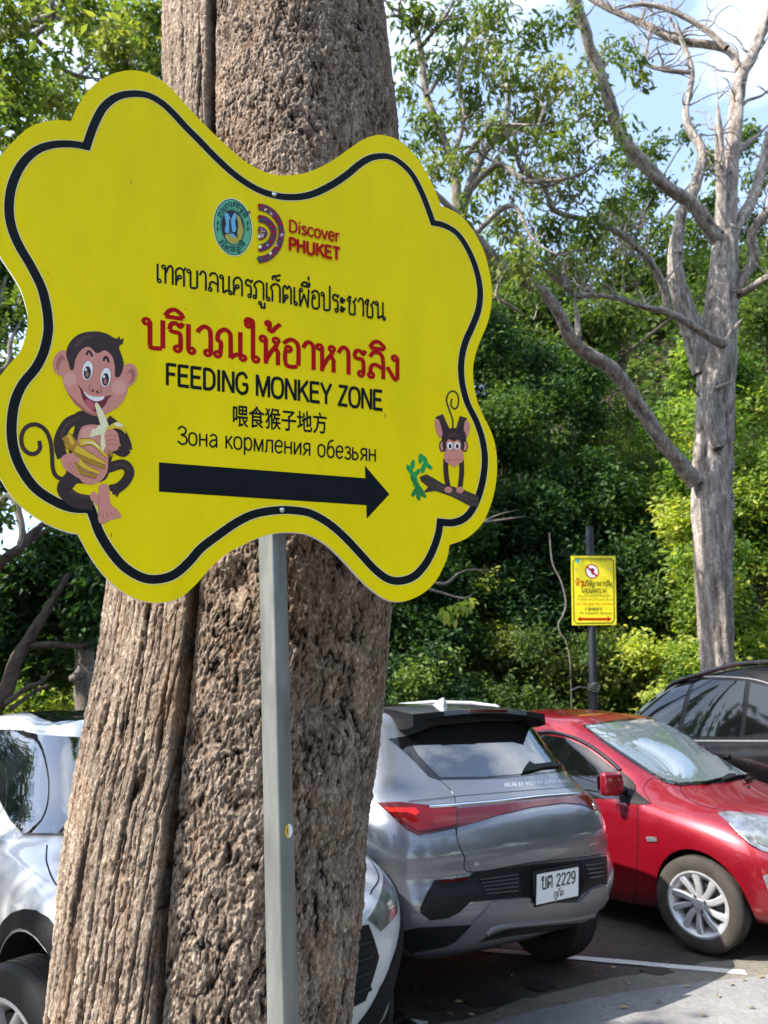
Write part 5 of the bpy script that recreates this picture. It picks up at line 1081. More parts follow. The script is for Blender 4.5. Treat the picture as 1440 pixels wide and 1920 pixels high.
# spoiler over the window
def spoiler():
    xs = np.linspace(-.55, .55, 17); v = []; f = []
    for x in xs:
        e = abs(x) / .55; dr = .015 * e ** 2 + .03 * max(0, e - .88) / .12
        back = -.47 + .05 * e ** 2
        sec = [(-.02, 1.575 - .02 * e * e), (-.25, 1.572 - .03 * e * e), (back, 1.545 - .028 * e * e), (back - .004, 1.525 - .03 * e * e - dr), (back + .05, 1.512 - .03 * e * e - dr), (-.22, 1.50 - .02 * e * e - dr * 1.3), (-.10, 1.50)]
        v += [(x, y, z) for y, z in sec]
    k = 7
    for i in range(len(xs) - 1):
        for j in range(k): f.append((i * k + j, i * k + (j + 1) % k, (i + 1) * k + (j + 1) % k, (i + 1) * k + j))
    f += [tuple(range(k)), tuple(range((len(xs) - 1) * k, len(xs) * k))[::-1]]
    me = bpy.data.meshes.new('spoiler'); me.from_pydata(v, [], f); bm = bmesh.new(); bm.from_mesh(me); bmesh.ops.recalc_face_normals(bm, faces=bm.faces); bm.to_mesh(me); bm.free()
    o = link('spoiler', me, suv.root, [M['paint_grey'], M['plastic']])
    for p in me.polygons:
        if p.normal.z < .15: p.material_index = 1
    me.polygons.foreach_set('use_smooth', np.ones(len(me.polygons), bool)); me.set_sharp_from_angle(angle=R(40)); return o
sp = spoiler()
mb = MB(); mb.box((0, -.473, 1.537), (.30, .012, .014)); mb.build('brake_lamp', M['lens_deep'], sp)
# rear wiper
wp = P_('rear_wiper', M['plastic'], q([(812, 506), (824, 480), (838, 458), (862, 472), (925, 463), (990, 471), (984, 478), (905, 486), (850, 500)]), off=.022, thick=.014)
# badges and lettering
def on_body(car, s=1.0):
    def fn(a, b, h):
        p, n = car.from_px(a, b)
        return p + n * (h + .004) if p is not None else Vector((0, 0, 0))
    return fn
fb = Flat(on_body(suv)); fb.text('paint_silver', 'BUILD YOUR DREAMS', q([(733, 567)])[0], q([(1030, 547)])[0], (0, -6.6), .15); fb.build('lettering', tail)
fb.text('chrome', 'EV', q([(598, 918)])[0], q([(632, 914)])[0], (0, -5.5), .2); fb.build('badge', tail)
fb.stroke('chrome', q([(1112, 826), (1130, 820), (1156, 818)]), 3); fb.build('badge', tail)
# number plate
ph, pn = suv.from_px(*q([(955, 1003)])[0])
pc = ph + Vector((0, -.022, 0)); up = Vector((0, -.10, 1)).normalized(); rt_ = Vector((1, 0, 0)); nn_ = rt_.cross(up).normalized()
Mp = Matrix((rt_, up, nn_)).transposed()
mb = MB(); mb.box((0, 0, 0), (.365, .175, .014), None); plate = mb.build('number_plate', M['plastic'], suv.root, bevel=.004)
plate.matrix_local = Matrix.Translation(pc) @ Mp.to_4x4()
mb = MB(); mb.box((0, 0, .008), (.338, .148, .004)); mb.build('plate_face', M['plate'], plate, bevel=.0015)
fpl = Flat(lambda a, b, h: Vector((a, b, h + .0102)))
fpl.text('ink_plate', 'ขต 2229', (-.135, -.004), (.145, -.004), (0, .062), .15); fpl.text('ink_plate', 'ภูเก็ต', (-.035, -.056), (.045, -.056), (0, .028), .13); fpl.build('plate_lettering', plate)
for sx, nm in ((1, 0), (-1, 0)):
    for y in (-.13, 2.72): suv.wheel(sx * .80, y, .355, .215, .235, spokes='five', rim='alloy_dark')
# ---- red hatchback facing us
red_levels = [
    lev(3.10, -.45, .50, .58, .52, .20, .11, .26, cf=.25, cr=.25),
    lev(3.26, -.62, .68, .77, .70, .22, .14, .30, bf=.18, br=.12),
    lev(3.33, -.70, .74, .815, .78, .34, .26, .40, bf=.22, br=.12),
    lev(3.36, -.72, .76, .825, .81, .50, .46, .55, bf=.26, br=.12, cf=.50),
    lev(3.34, -.70, .77, .83, .82, .63, .64, .70, bf=.28, br=.12, cf=.55),
    lev(3.26, -.66, .765, .825, .81, .74, .79, .84, bf=.30, br=.12, cf=.60),
    lev(3.10, -.60, .74, .81, .78, .83, .91, .94, bf=.28, br=.12, cf=.62),
    lev(2.86, -.52, .70, .785, .74, .90, .985, 1.02, bf=.24, br=.10, cf=.60),
    lev(2.28, -.44, .71, .755, .70, .995, 1.035, 1.08, bf=.20, br=.08, cf=.50),
    lev(1.84, -.34, .705, .70, .64, 1.25, 1.27, 1.26, bf=.12, br=.07, cf=.40),
    lev(1.42, -.24, .655, .635, .58, 1.45, 1.475, 1.43, bf=.07, br=.06, cf=.34),
    lev(1.20, -.10, .56, .54, .50, 1.525, 1.565, 1.49, bf=.05, br=.05, cf=.28),
]
red_me = shell(red_levels, creases=[('level', 8, .3, (4, 11)), ('level', 5, .25, (3, 11)), ('col', 3, .3, (8, 11))], arches=[(0, .292, .335), (2.55, .292, .335)])
red = Car('red_car', (1.457, 8.085, 0), R(-149), 'shiny red hatchback with its nose towards us, beside the grey crossover', red_me, M['paint_red'])
def q(l): return [(900 + x / 2.6667, 1220 + y / 2.6667) for x, y in l]
P_ = red.patch
P_('windscreen_trim', M['gloss_black'], q([(512, 374), (700, 346), (928, 332), (1000, 375), (1130, 460), (1260, 545), (1410, 596), (1445, 612), (1380, 632), (1200, 664), (1000, 678), (925, 662), (842, 614), (712, 528), (612, 458)]), off=.005)
ws = P_('windscreen', M['windscreen'], q([(530, 382), (700, 358), (920, 346), (985, 382), (1112, 466), (1240, 552), (1385, 604), (1412, 616), (1370, 624), (1200, 652), (1000, 664), (935, 650), (856, 606), (726, 520), (626, 452)]), off=.010)
P_('side_window', M['glass'], q([(150, 448), (320, 420), (430, 436), (536, 484), (636, 560), (688, 602), (698, 742), (600, 740), (400, 728), (180, 712)]), off=.004)
red.ribbon('window_visor', M['gloss_black'], q([(150, 436), (320, 408), (432, 424), (545, 474), (648, 550), (702, 600)]), .035, off=.006, raise_=.012)
P_('mirror_base', M['plastic'], q([(700, 600), (735, 625), (768, 655), (780, 705), (857, 766), (790, 770), (700, 757)]), off=.005)
red.ribbon('door_seam', M['seam'], q([(776, 668), (786, 772), (789, 900), (782, 1100), (766, 1262), (700, 1272), (600, 1268), (400, 1240)]), .006, off=.002)
red.ribbon('seam', M['seam'], q([(858, 636), (830, 664), (818, 694), (842, 740), (858, 766)]), .005, off=.002)
red.ribbon('bonnet_seam', M['seam'], q([(1000, 680), (1018, 722), (1080, 762), (1200, 795), (1340, 818), (1500, 850)]), .006, off=.002)
P_('side_repeater', M['lens_clear'], q([(832, 932), (845, 928), (886, 935), (886, 954), (840, 954)]), off=.008)
hl = P_('head_lamp', M['reflector'], q([(1188, 814), (1240, 806), (1340, 815), (1440, 835), (1600, 862), (1640, 960), (1560, 1012), (1440, 1004), (1372, 978), (1310, 928), (1250, 868)]), off=.006, thick=.02)
P_('lens', M['lens_clear'], q([(1330, 838), (1440, 850), (1580, 880), (1600, 950), (1540, 990), (1440, 985), (1380, 960)]), off=.014, parent=hl)
red.ribbon('chrome_strip', M['chrome'], q([(1250, 872), (1310, 930), (1372, 980), (1440, 1004), (1560, 1012)]), .016, off=.010, raise_=.008, parent=hl)
P_('fog_lamp', M['lens_clear'], q([(1414, 1126), (1460, 1112), (1540, 1150), (1530, 1240), (1450, 1220)]), off=.006)
red.ribbon('sill_trim', M['plastic'], q([(640, 1318), (740, 1330), (830, 1340)]), .03, off=.004, raise_=.01)
for l in ([(1112, 672), (1180, 654), (1250, 640), (1378, 628)], [(1320, 662), (1390, 636), (1460, 606)]):
    red.ribbon('wiper', M['plastic'], q(l), .016, off=.012, raise_=.014)
P_('wiper_arm', M['plastic'], q([(1205, 650), (1240, 628), (1275, 628), (1280, 640), (1220, 660)]), off=.026, thick=.02)
P_('washer_nozzle', M['plastic'], q([(1336, 678), (1346, 676), (1350, 684), (1340, 688)]), off=.01)
# mirrors
mh, _ = red.from_px(*q([(742, 690)])[0]); mh = mh if mh is not None else Vector((.75, 1.9, 1.0))
def mirror(car, c, sx, m, s=1.0):
    bm = bmesh.new(); bmesh.ops.create_cube(bm, size=1); me = bpy.data.meshes.new('mirror')
    for v in bm.verts:
        x, y, z = v.co; v.co = Vector((x * .20 * (1 - .12 * (z > 0)), y * (.12 if x * sx < 0 else .075) + .0, z * (.175 if x * sx > 0 else .155))) * s
    bmesh.ops.bevel(bm, geom=bm.edges[:], offset=.022, segments=1, affect='EDGES'); bm.to_mesh(me); bm.free()
    o = link('mirror', me, car.root, m); o.location = c
    sm = o.modifiers.new('s', 'SUBSURF'); sm.levels = 2; sm.render_levels = 2
    me.polygons.foreach_set('use_smooth', np.ones(len(me.polygons), bool))
    mb = MB(); mb.tube([(-sx * .14, .01, -.055), (-sx * .02, 0, -.05)], [.03, .026], 10); mb.build('mirror_stalk', M['plastic'], o, smooth=True)
    mb = MB(); mb.box((0, -.062 * s, 0), (.15, .006, .10)); mb.build('mirror_glass', M['glass_film'], o, bevel=.002)
    return o
mirror(red, Vector((mh.x + .185, mh.y, mh.z + .045)), 1, M['paint_red'], 1.05)
mirror(red, Vector((-mh.x - .13, mh.y - .1, mh.z - .03)), -1, M['paint_red'])
# the far side and tail
sides(red, (0, 2.55), .335, .36, (.24, .3), [[(.05, 1.12), (.30, 1.32), (.66, 1.40), (.72, 1.08)]], [[(.72, 1.06), (.72, .50), (.5, .3)]], [(.92, .90)], clad=False)
P_('rear_window', M['glass'], [(-.50, 1.10), (.50, 1.10), (.44, 1.36), (-.44, 1.36)], red.from_back, off=.004, step=.1)
P_('tail_lamp', M['lens_red'], [(.58, .82), (.76, .84), (.72, 1.04), (.56, 1.0)], red.from_back, off=.006, mirror=True, step=.05)
P_('grille', M['plastic'], [(-.46, .36), (.46, .36), (.52, .52), (-.52, .52)], red.from_front, off=.006, step=.08)
for sx in (1, -1):
    red.wheel(sx * .735, 0, .292, .185, .197, spokes='ten')
    red.wheel(sx * .735, 2.55, .295, .172, .199, spokes='ten', tyre='tyre_dusty' if sx > 0 else 'tyre', steer=R(14), nuts=4 if sx > 0 else 0)
# ---- white crossover behind the trunk, nose towards us
wl = [list(l) for l in suv_levels]
def morph(levels, fn): return [[fn(*p) for p in l] for l in levels]
white_levels = morph(suv_levels, lambda x, y, z: (x * .91, y * .88, z * .97))
white = Car('white_car', (-2.20, 5.515, 0), R(-143), 'white crossover half hidden behind the big tree trunk', shell(white_levels, creases=[('level', 8, .35, (4, 11)), ('level', 5, .3, (0, 11)), ('level', 6, .3, (4, 11))], arches=[(-.118, .335, .39), (2.55, .335, .42)], wide=.93), M['paint_white'])
P_ = white.patch
def q7(l): return [(x / 2.5714, 1300 + y / 2.5714) for x, y in l]
def q2(l): return [(440 + x / 3.6938, 1400 + y / 3.6938) for x, y in l]
xz = lambda l: [(x * .91, z * .97) for x, z in l]
xy = lambda l: [(x * .91, y * .88) for x, y in l]
yz = lambda l: [(y * .88, z * .97) for y, z in l]
P_('windscreen', M['glass_film'], q7([(-150, 182), (-40, 181), (0, 181), (57, 182), (110, 188), (200, 208), (420, 226), (620, 228), (800, 240), (900, 480), (960, 640), (700, 690), (370, 688), (112, 684), (60, 622), (0, 505), (-60, 440), (-150, 420)]), off=.014)
P_('roof_glass', M['gloss_black'], xy([(-.46, .02), (.46, .02), (.50, .35), (.48, 1.45), (-.48, 1.45), (-.50, .35)]), white.from_top, off=.004, step=.06)
for s_ in (1, -1):
    white.ribbon('bonnet_seam', M['seam'], xy([(s_ * .70, 2.40), (s_ * .74, 2.6), (s_ * .75, 2.9), (s_ * .66, 3.2), (s_ * .5, 3.36)]), .006, white.from_top, off=.0015)
sides(white, (-.118, 2.55), .428, .49, (.25, .38), [yz([(.14, 1.17), (.42, 1.38), (.62, 1.44), (.68, 1.13)]), yz([(.72, 1.13), (.66, 1.445), (1.22, 1.475), (1.30, 1.12)])],
      [yz([(.64, 1.02), (.57, .78), (.49, .64)]), yz([(1.33, 1.02), (1.35, .55)]), yz([(2.20, .96), (2.24, .7), (2.2, .55)])], [(.78, .93), (1.44, .91)], z0=.335)
P_('head_lamp', M['reflector'], xz([(.42, .75), (.60, .82), (.70, .85), (.72, .78), (.66, .72), (.50, .69)]), white.from_front, off=.006, mirror=True, step=.03)
P_('grille', M['plastic'], xz([(-.42, .73), (0, .75), (.42, .73), (.48, .60), (.40, .46), (0, .44), (-.40, .46), (-.48, .60)]), white.from_front, off=.005, step=.04)
for k in range(4): white.ribbon('grille_bar', M['plastic'], xz([(-.42, .50 + k * .055), (0, .51 + k * .055), (.42, .50 + k * .055)]), .020, white.from_front, off=.006, raise_=.012)
P_('lower_grille', M['plastic'], xz([(-.52, .37), (0, .38), (.52, .37), (.56, .29), (0, .28), (-.56, .29)]), white.from_front, off=.006, step=.05)
P_('fog_vent', M['gloss_black'], xz([(.64, .55), (.74, .56), (.80, .44), (.76, .36), (.68, .40)]), white.from_front, off=.006, mirror=True, step=.03)
mb = MB()
lip = [(x, 3.09 - .25 * (abs(x) / .78) ** 2.4) for x in np.linspace(-.78, .78, 15)]
v = []; f = []
for x, y in lip: v += [(x, y - .12, .24), (x, y + .03, .225), (x, y + .025, .205), (x, y - .12, .195)]
for i in range(14):
    for k in range(4): f.append((i * 4 + k, i * 4 + (k + 1) % 4, (i + 1) * 4 + (k + 1) % 4, (i + 1) * 4 + k))
mb.add(v, f + [(0, 1, 2, 3), (56, 57, 58, 59)]); mb.build('front_lip', M['gloss_black'], white.root)
for sx in (1, -1):
    for y in (-.118, 2.55): white.wheel(sx * (.765 if y < 0 or sx > 0 else .55), y, .335, .205, .235, spokes='five', rim='alloy', steer=R(24) if y > 0 and sx > 0 else 0, nuts=5 if y > 0 and sx > 0 else 0)
    mirror(white, Vector((sx * .90, 1.74, 1.04)), sx, M['paint_white'], .95)
# ---- black off-roader beyond the red car
bz = lambda z: z + .095 if z < .5 else z * 1.19 if z < 1.06 else 1.2614 + (z - 1.06) * 1.36
black_levels = morph(suv_levels, lambda x, y, z: (x, y, bz(z)))
black = Car('black_car', (4.32, 6.98, 0), R(36), 'tall black off-roader with dark windows, behind the red car', shell(black_levels, creases=[('level', 8, .35, (4, 11)), ('level', 5, .3, (4, 11))], arches=[(-.1, .385, .44), (2.72, .385, .44)]), M['paint_black'])
fz = lambda l: [(y, bz(z)) for y, z in l]
sides(black, (-.1, 2.72), .445, .51, (.34, .48), [fz([(.10, 1.17), (.34, 1.40), (.60, 1.45), (.66, 1.11)]), fz([(.71, 1.10), (.65, 1.46), (1.22, 1.485), (1.30, 1.09)]), fz([(1.36, 1.09), (1.28, 1.485), (1.62, 1.465), (2.14, 1.20), (2.24, 1.10)])],
      [fz([(.64, .98), (.57, .78), (.49, .64)]), fz([(1.33, .98), (1.35, .55)]), fz([(2.20, .94), (2.24, .7), (2.2, .55)])], [(.88, 1.14), (1.62, 1.12)], z0=.385)
black.ribbon('chrome_strip', M['silver_plastic'], fz([(.05, 1.085), (.7, 1.07), (1.4, 1.06), (2.26, 1.07)]), .022, black.from_side(1), off=.005, mirror=True, raise_=.006)
black.ribbon('chrome_strip', M['silver_plastic'], fz([(.30, 1.40), (.62, 1.475), (1.2, 1.505), (1.62, 1.485), (2.0, 1.29), (2.2, 1.13)]), .018, black.from_side(1), off=.004, mirror=True, raise_=.006)
xb = lambda l: [(x, bz(z)) for x, z in l]
black.patch('windscreen', M['windscreen'], xb([(-.64, 1.11), (.64, 1.11), (.56, 1.46), (-.56, 1.46)]), black.from_front, off=.006, step=.05)
black.patch('rear_window', M['glass'], xb([(-.64, 1.18), (.64, 1.18), (.58, 1.44), (-.58, 1.44)]), black.from_back, off=.006, step=.05)
black.patch('tail_lamp', M['lens_red'], [(.62, 1.05), (.88, 1.05), (.88, 1.30), (.70, 1.30)], black.from_back, off=.008, mirror=True, step=.05)
black.patch('head_lamp', M['lens_clear'], [(.45, .96), (.80, 1.02), (.78, .90), (.50, .88)], black.from_front, off=.006, mirror=True, step=.05)
for sx in (-1, 1):
    pts = []
    for i, (x, y) in enumerate(((.60, -.10), (.60, .05), (.60, .35), (.60, .8), (.59, 1.2), (.56, 1.50), (.53, 1.62))):
        h_, _n = black.from_top(sx * x, y); pts.append(h_ + Vector((0, 0, -.005 if i in (0, 6) else .04)))
    mb = MB(); mb.tube(crom(pts, 4), .022, 10); mb.build('roof_rail', M['gloss_black'], black.root, smooth=True)
    for y in (-.1, 2.72): black.wheel(sx * .80, y, .385, .255, .235, spokes='five')
    mirror(black, Vector((sx * 1.02, 2.05, 1.28)), sx, M['paint_black'])
# ------------------------------------------------------------------ foliage
def leaf_mat(name, cols, trans=.35, rough=.6):
    """cols: darkest .. lightest leaf colour, picked per leaf by its 'tone'"""
    m = bpy.data.materials.new(name); m.use_nodes = True; t = m.node_tree; p = t.nodes['Principled BSDF']; L = t.links.new; o = t.nodes['Material Output']
    a = N(t, 'ShaderNodeAttribute', attribute_name='tone'); r = N(t, 'ShaderNodeValToRGB'); e = r.color_ramp.elements
    e[0].color = (*cols[0], 1); e[1].color = (*cols[-1], 1)
    for i, c in enumerate(cols[1:-1]): q = e.new((i + 1) / (len(cols) - 1)); q.color = (*c, 1)
    L(a.outputs['Fac'], r.inputs[0]); L(r.outputs[0], p.inputs['Base Color']); p.inputs['Roughness'].default_value = rough; p.inputs['Specular IOR Level'].default_value = .25
    tr = N(t, 'ShaderNodeBsdfTranslucent'); mm = N(t, 'ShaderNodeMix', data_type='RGBA', blend_type='MULTIPLY'); mm.inputs['Factor'].default_value = 1; mm.inputs['B'].default_value = (1.5, 1.6, .55, 1)
    L(r.outputs[0], mm.inputs['A']); L(mm.outputs['Result'], tr.inputs[0]); mx = N(t, 'ShaderNodeMixShader'); mx.inputs[0].default_value = trans
    L(p.outputs[0], mx.inputs[1]); L(tr.outputs[0], mx.inputs[2]); L(mx.outputs[0], o.inputs[0]); return m
M['leaf_dense'] = leaf_mat('dense_leaf', ((.013, .036, .013), (.026, .066, .020), (.055, .11, .028), (.15, .21, .05)), .35)
M['leaf_bright'] = leaf_mat('bright_leaf', ((.035, .07, .016), (.08, .15, .03), (.19, .27, .055), (.46, .47, .10)), .5)
M['leaf_olive'] = leaf_mat('olive_leaf', ((.026, .052, .014), (.06, .10, .026), (.12, .165, .04), (.24, .25, .07)), .45)
M['leaf_far'] = leaf_mat('far_leaf', ((.03, .06, .025), (.05, .09, .035), (.085, .125, .045), (.15, .18, .07)), .3)
M['bark_dark'] = bark_mat('dark_bark', (.03, .022, .017), (.075, .058, .045), (.13, .105, .085), (.09, .06, .04), .6, 40., .015)
M['bark_pale'] = bark_mat('weathered_bark', (.055, .038, .028), (.25, .21, .18), (.46, .405, .355), (.25, .18, .135), .8, 40., .02)
def streak(m):
    t = m.node_tree; L = t.links.new; tc = N(t, 'ShaderNodeTexCoord'); mp = N(t, 'ShaderNodeMapping'); mp.inputs['Scale'].default_value = (1, 1, .12); L(tc.outputs['Object'], mp.inputs[0])
    nz = N(t, 'ShaderNodeTexNoise', i_Scale=24., i_Detail=6., i_Roughness=.7); L(mp.outputs[0], nz.inputs['Vector'])
    p = t.nodes['Principled BSDF']; src = p.inputs['Base Color'].links[0].from_socket
    mr = N(t, 'ShaderNodeMapRange'); mr.inputs['From Min'].default_value = .35; mr.inputs['From Max'].default_value = .65; mr.inputs['To Min'].default_value = .45; mr.inputs['To Max'].default_value = 1.35; L(nz.outputs[0], mr.inputs[0])
    mm = N(t, 'ShaderNodeMix', data_type='RGBA', blend_type='MULTIPLY'); mm.inputs['Factor'].default_value = 1; L(src, mm.inputs['A']); L(mr.outputs[0], mm.inputs['B']); L(mm.outputs['Result'], p.inputs['Base Color'])
    b = N(t, 'ShaderNodeBump', i_Strength=.8, i_Distance=.02); L(nz.outputs[0], b.inputs['Height']); old = p.inputs['Normal'].links[0].from_node; L(b.outputs[0], old.inputs['Normal'])
streak(M['bark_pale'])
M['bark_grey'] = bark_mat('grey_bark', (.05, .042, .035), (.16, .135, .115), (.26, .23, .2), (.17, .13, .10), .6, 40., .015)

def leaves(name, pos, ln, wd, m, parent, droop=.3, tone=None, seed=0, up=.5):
    g = np.random.default_rng(seed); n = len(pos)
    az = g.uniform(0, 2 * pi, n); el = g.normal(-droop, .45, n)
    a = np.stack([np.cos(az) * np.cos(el), np.sin(az) * np.cos(el), np.sin(el)], -1)
    nz = g.normal(0, 1, (n, 3)) + np.array([0, 0, up * 2.5]); s = np.cross(a, nz); s /= np.linalg.norm(s, axis=1)[:, None] + 1e-9
    nn = np.cross(s, a); k = g.uniform(.65, 1.3, n)[:, None]; l = ln * k; w = wd * k * g.uniform(.8, 1.2, n)[:, None]
    base = pos; tip = pos + a * l - nn * l * .12; mid = pos + a * l * .45
    lf = mid + s * w * .5 + nn * w * .16; rt = mid - s * w * .5 + nn * w * .16
    v = np.stack([base, lf, tip, rt], 1).reshape(-1, 3); i = np.arange(n)[:, None] * 4
    f = np.stack([i + 0, i + 2, i + 1, i + 0, i + 3, i + 2], 1).reshape(-1, 3)
    t = g.uniform(0, 1, n) if tone is None else tone
    return mesh(name, v, f, m, parent, False, {'tone': ('FACE', np.repeat(np.clip(t, 0, 1), 2))})

def blob_leaves(blobs, per, seed, shell=.55, flat=.8, tuft=0, tr=.12):
    """leaf positions and tones in a set of clumps [(centre, radius, tone)]; tuft groups leaves on twig ends"""
    g = np.random.default_rng(seed); P = []; T = []
    vol = sum(b[1] ** 2 for b in blobs)
    for c, r, tn in blobs:
        n = int(per * r * r / vol)
        if n < 2: continue
        k = max(1, n // tuft) if tuft else n
        d = g.normal(0, 1, (k, 3)); d /= np.linalg.norm(d, axis=1)[:, None]
        rad = r * (shell + (1 - shell) * g.uniform(0, 1, k) ** .5) * np.where(g.uniform(0, 1, k) < .25, g.uniform(.2, 1, k), 1) * (1 + .18 * g.normal(0, 1, k))
        p = np.array(c) + d * rad[:, None] * np.array([1, 1, flat]); t = np.clip(tn + g.normal(0, .14, k), 0, 1)
        if tuft:
            m = np.full(k, tuft); p = np.repeat(p, m, 0) + g.normal(0, tr, (len(np.repeat(t, m)), 3)); t = np.clip(np.repeat(t, m) + g.normal(0, .08, len(p)), 0, 1)
        P.append(p); T.append(t)
    return np.concatenate(P), np.concatenate(T)

def limbs(paths, name, m, parent, n=10, rough=.12, seed=1):
    """tapered, knobbly limbs: [(points, radii)] -> one mesh"""
    g = random.Random(seed); V = []; F = []; D = []; Tn = []
    for pts, rad in paths:
        q = crom([(*p, r) for p, r in zip(pts, rad)], 7); P = [Vector(p[:3]) for p in q]; r = [max(.003, p[3]) for p in q]
        prev = None; ph = g.uniform(0, 50); b0 = len(V)
        for i, p in enumerate(P):
            t = (P[min(i + 1, len(P) - 1)] - P[max(i - 1, 0)])
            t = t.normalized() if t.length > 1e-9 else Vector((0, 0, 1))
            a = prev if prev is not None else (Vector((1, 0, 0)) if abs(t.x) < .8 else Vector((0, 1, 0)))
            a = (a - t * a.dot(t)).normalized(); prev = a; b = t.cross(a); s = i * .55 + ph
            for k in range(n):
                w = 1 + rough * (sin(k * 2.1 + s * .7) * .5 + sin(k * 4.4 - s * 1.3 + ph) * .35 + g.uniform(-.4, .4))
                V.append(p + (a * cos(2 * pi * k / n) + b * sin(2 * pi * k / n)) * r[i] * w); D.append(min(1, max(0, .55 + (w - 1) * 2.5 + g.uniform(-.2, .2)))); Tn.append(g.uniform(.8, 1.15))
        m_ = len(P)
        for i in range(m_ - 1):
            for k in range(n): F.append((b0 + i * n + k, b0 + i * n + (k + 1) % n, b0 + (i + 1) * n + (k + 1) % n, b0 + (i + 1) * n + k))
        F.append(tuple(b0 + (m_ - 1) * n + k for k in range(n)))
    return mesh(name, V, F, m, parent, True, {'depth': ('POINT', D), 'tone': ('POINT', Tn)})

def rel(root, p): return Vector(p) - Vector(root.location)

def broad_tree(name, label, x, y, h, rad, cb, lm, bm, n, ll, lw, seed, nb=22, tn=.35, tw=.14, group=None, tuft=0, lean=0., trunk_r=.2, cat='tree', spread=.5, airy=.55):
    """tree standing at x,y: trunk, limbs to every clump, crown from height cb to h"""
    g = random.Random(seed); root = empty(name, (x, y, 0)); tag(root, label, cat, group)
    blobs = []; paths = []; hc = (h - cb) / 2; top = Vector((lean, 0, cb + hc * .7))
    tp = [Vector((0, 0, -.1)), Vector((g.uniform(-.1, .1), g.uniform(-.1, .1), cb * .5)), Vector((lean * .6, g.uniform(-.1, .1), cb)), top]
    paths.append((tp, [trunk_r * 1.25, trunk_r, trunk_r * .8, trunk_r * .45]))
    for i in range(nb):
        u = g.uniform(-1, .95); a = g.uniform(0, 2 * pi); s = math.sqrt(1 - u * u) * g.uniform(.45, 1.0)
        c = Vector((lean + rad * s * cos(a), rad * s * sin(a), cb + hc + hc * u * .92)); r = rad * g.uniform(.24, .42) * (1.05 - .25 * abs(u))
        blobs.append((c, r, max(0, min(1, tn + g.gauss(0, tw)))))
        if i % 2 == 0:
            st = tp[2].lerp(top, g.uniform(0, .8)); md = st.lerp(c, .5) + Vector((g.uniform(-.2, .2), g.uniform(-.2, .2), g.uniform(-.1, .35))) * rad * .3
            paths.append(([st, md, c], [trunk_r * .22, trunk_r * .12, trunk_r * .04]))
    limbs(paths, 'trunk', bm, root, 8, .14, seed)
    p, t = blob_leaves(blobs, n, seed, airy, .8, tuft, ll * 1.1)
    leaves('crown', p, ll, lw, lm, root, .35, t, seed)
    return root
# ------------------------------------------------------------------ the bare tree on the right
DY = 13.0
dead = empty('bare_tree', (at(1345, 1335, DY).x, DY, 0)); tag(dead, 'bare pale dead tree with gnarled leafless limbs rising behind the black car', 'tree')
def traced(root, Y, lines, name, m, n=12, rough=.14, seed=1, W=1.0):
    paths = []
    for pts, y0, y1 in lines:
        k = len(pts) - 1; P = []; r = []
        for i, (px, py, w) in enumerate(pts):
            Y_ = Y + y0 + (y1 - y0) * i / k; P.append(rel(root, at(px, py, Y_))); d = Y_ * cos(PITCH) + (at(px, py, Y_).z - CAM_H) * sin(PITCH); r.append(w * W / 2 / FPX * d)
        if len(r) > 2 and name != 'trunk': r[-1] *= .35
        paths.append((P, r))
    return limbs(paths, name, m, root, n, rough, seed)
TR = [([(1346, 1480, 84), (1346, 1330, 70), (1345, 1250, 64), (1338, 1100, 76), (1335, 950, 84), (1337, 850, 80), (1341, 760, 76), (1346, 650, 78), (1352, 560, 64), (1358, 470, 54), (1360, 430, 44)], 0, 0),
      ([(1318, 700, 40), (1298, 620, 46), (1277, 560, 40), (1266, 500, 32), (1270, 440, 28)], 0, -.2),
      ([(1347, 840, 26), (1333, 785, 28), (1333, 738, 24), (1346, 714, 24), (1358, 665, 26), (1360, 638, 22)], -.35, -.5)]
traced(dead, DY, TR, 'trunk', M['bark_pale'], 26, .15, 4, .84)
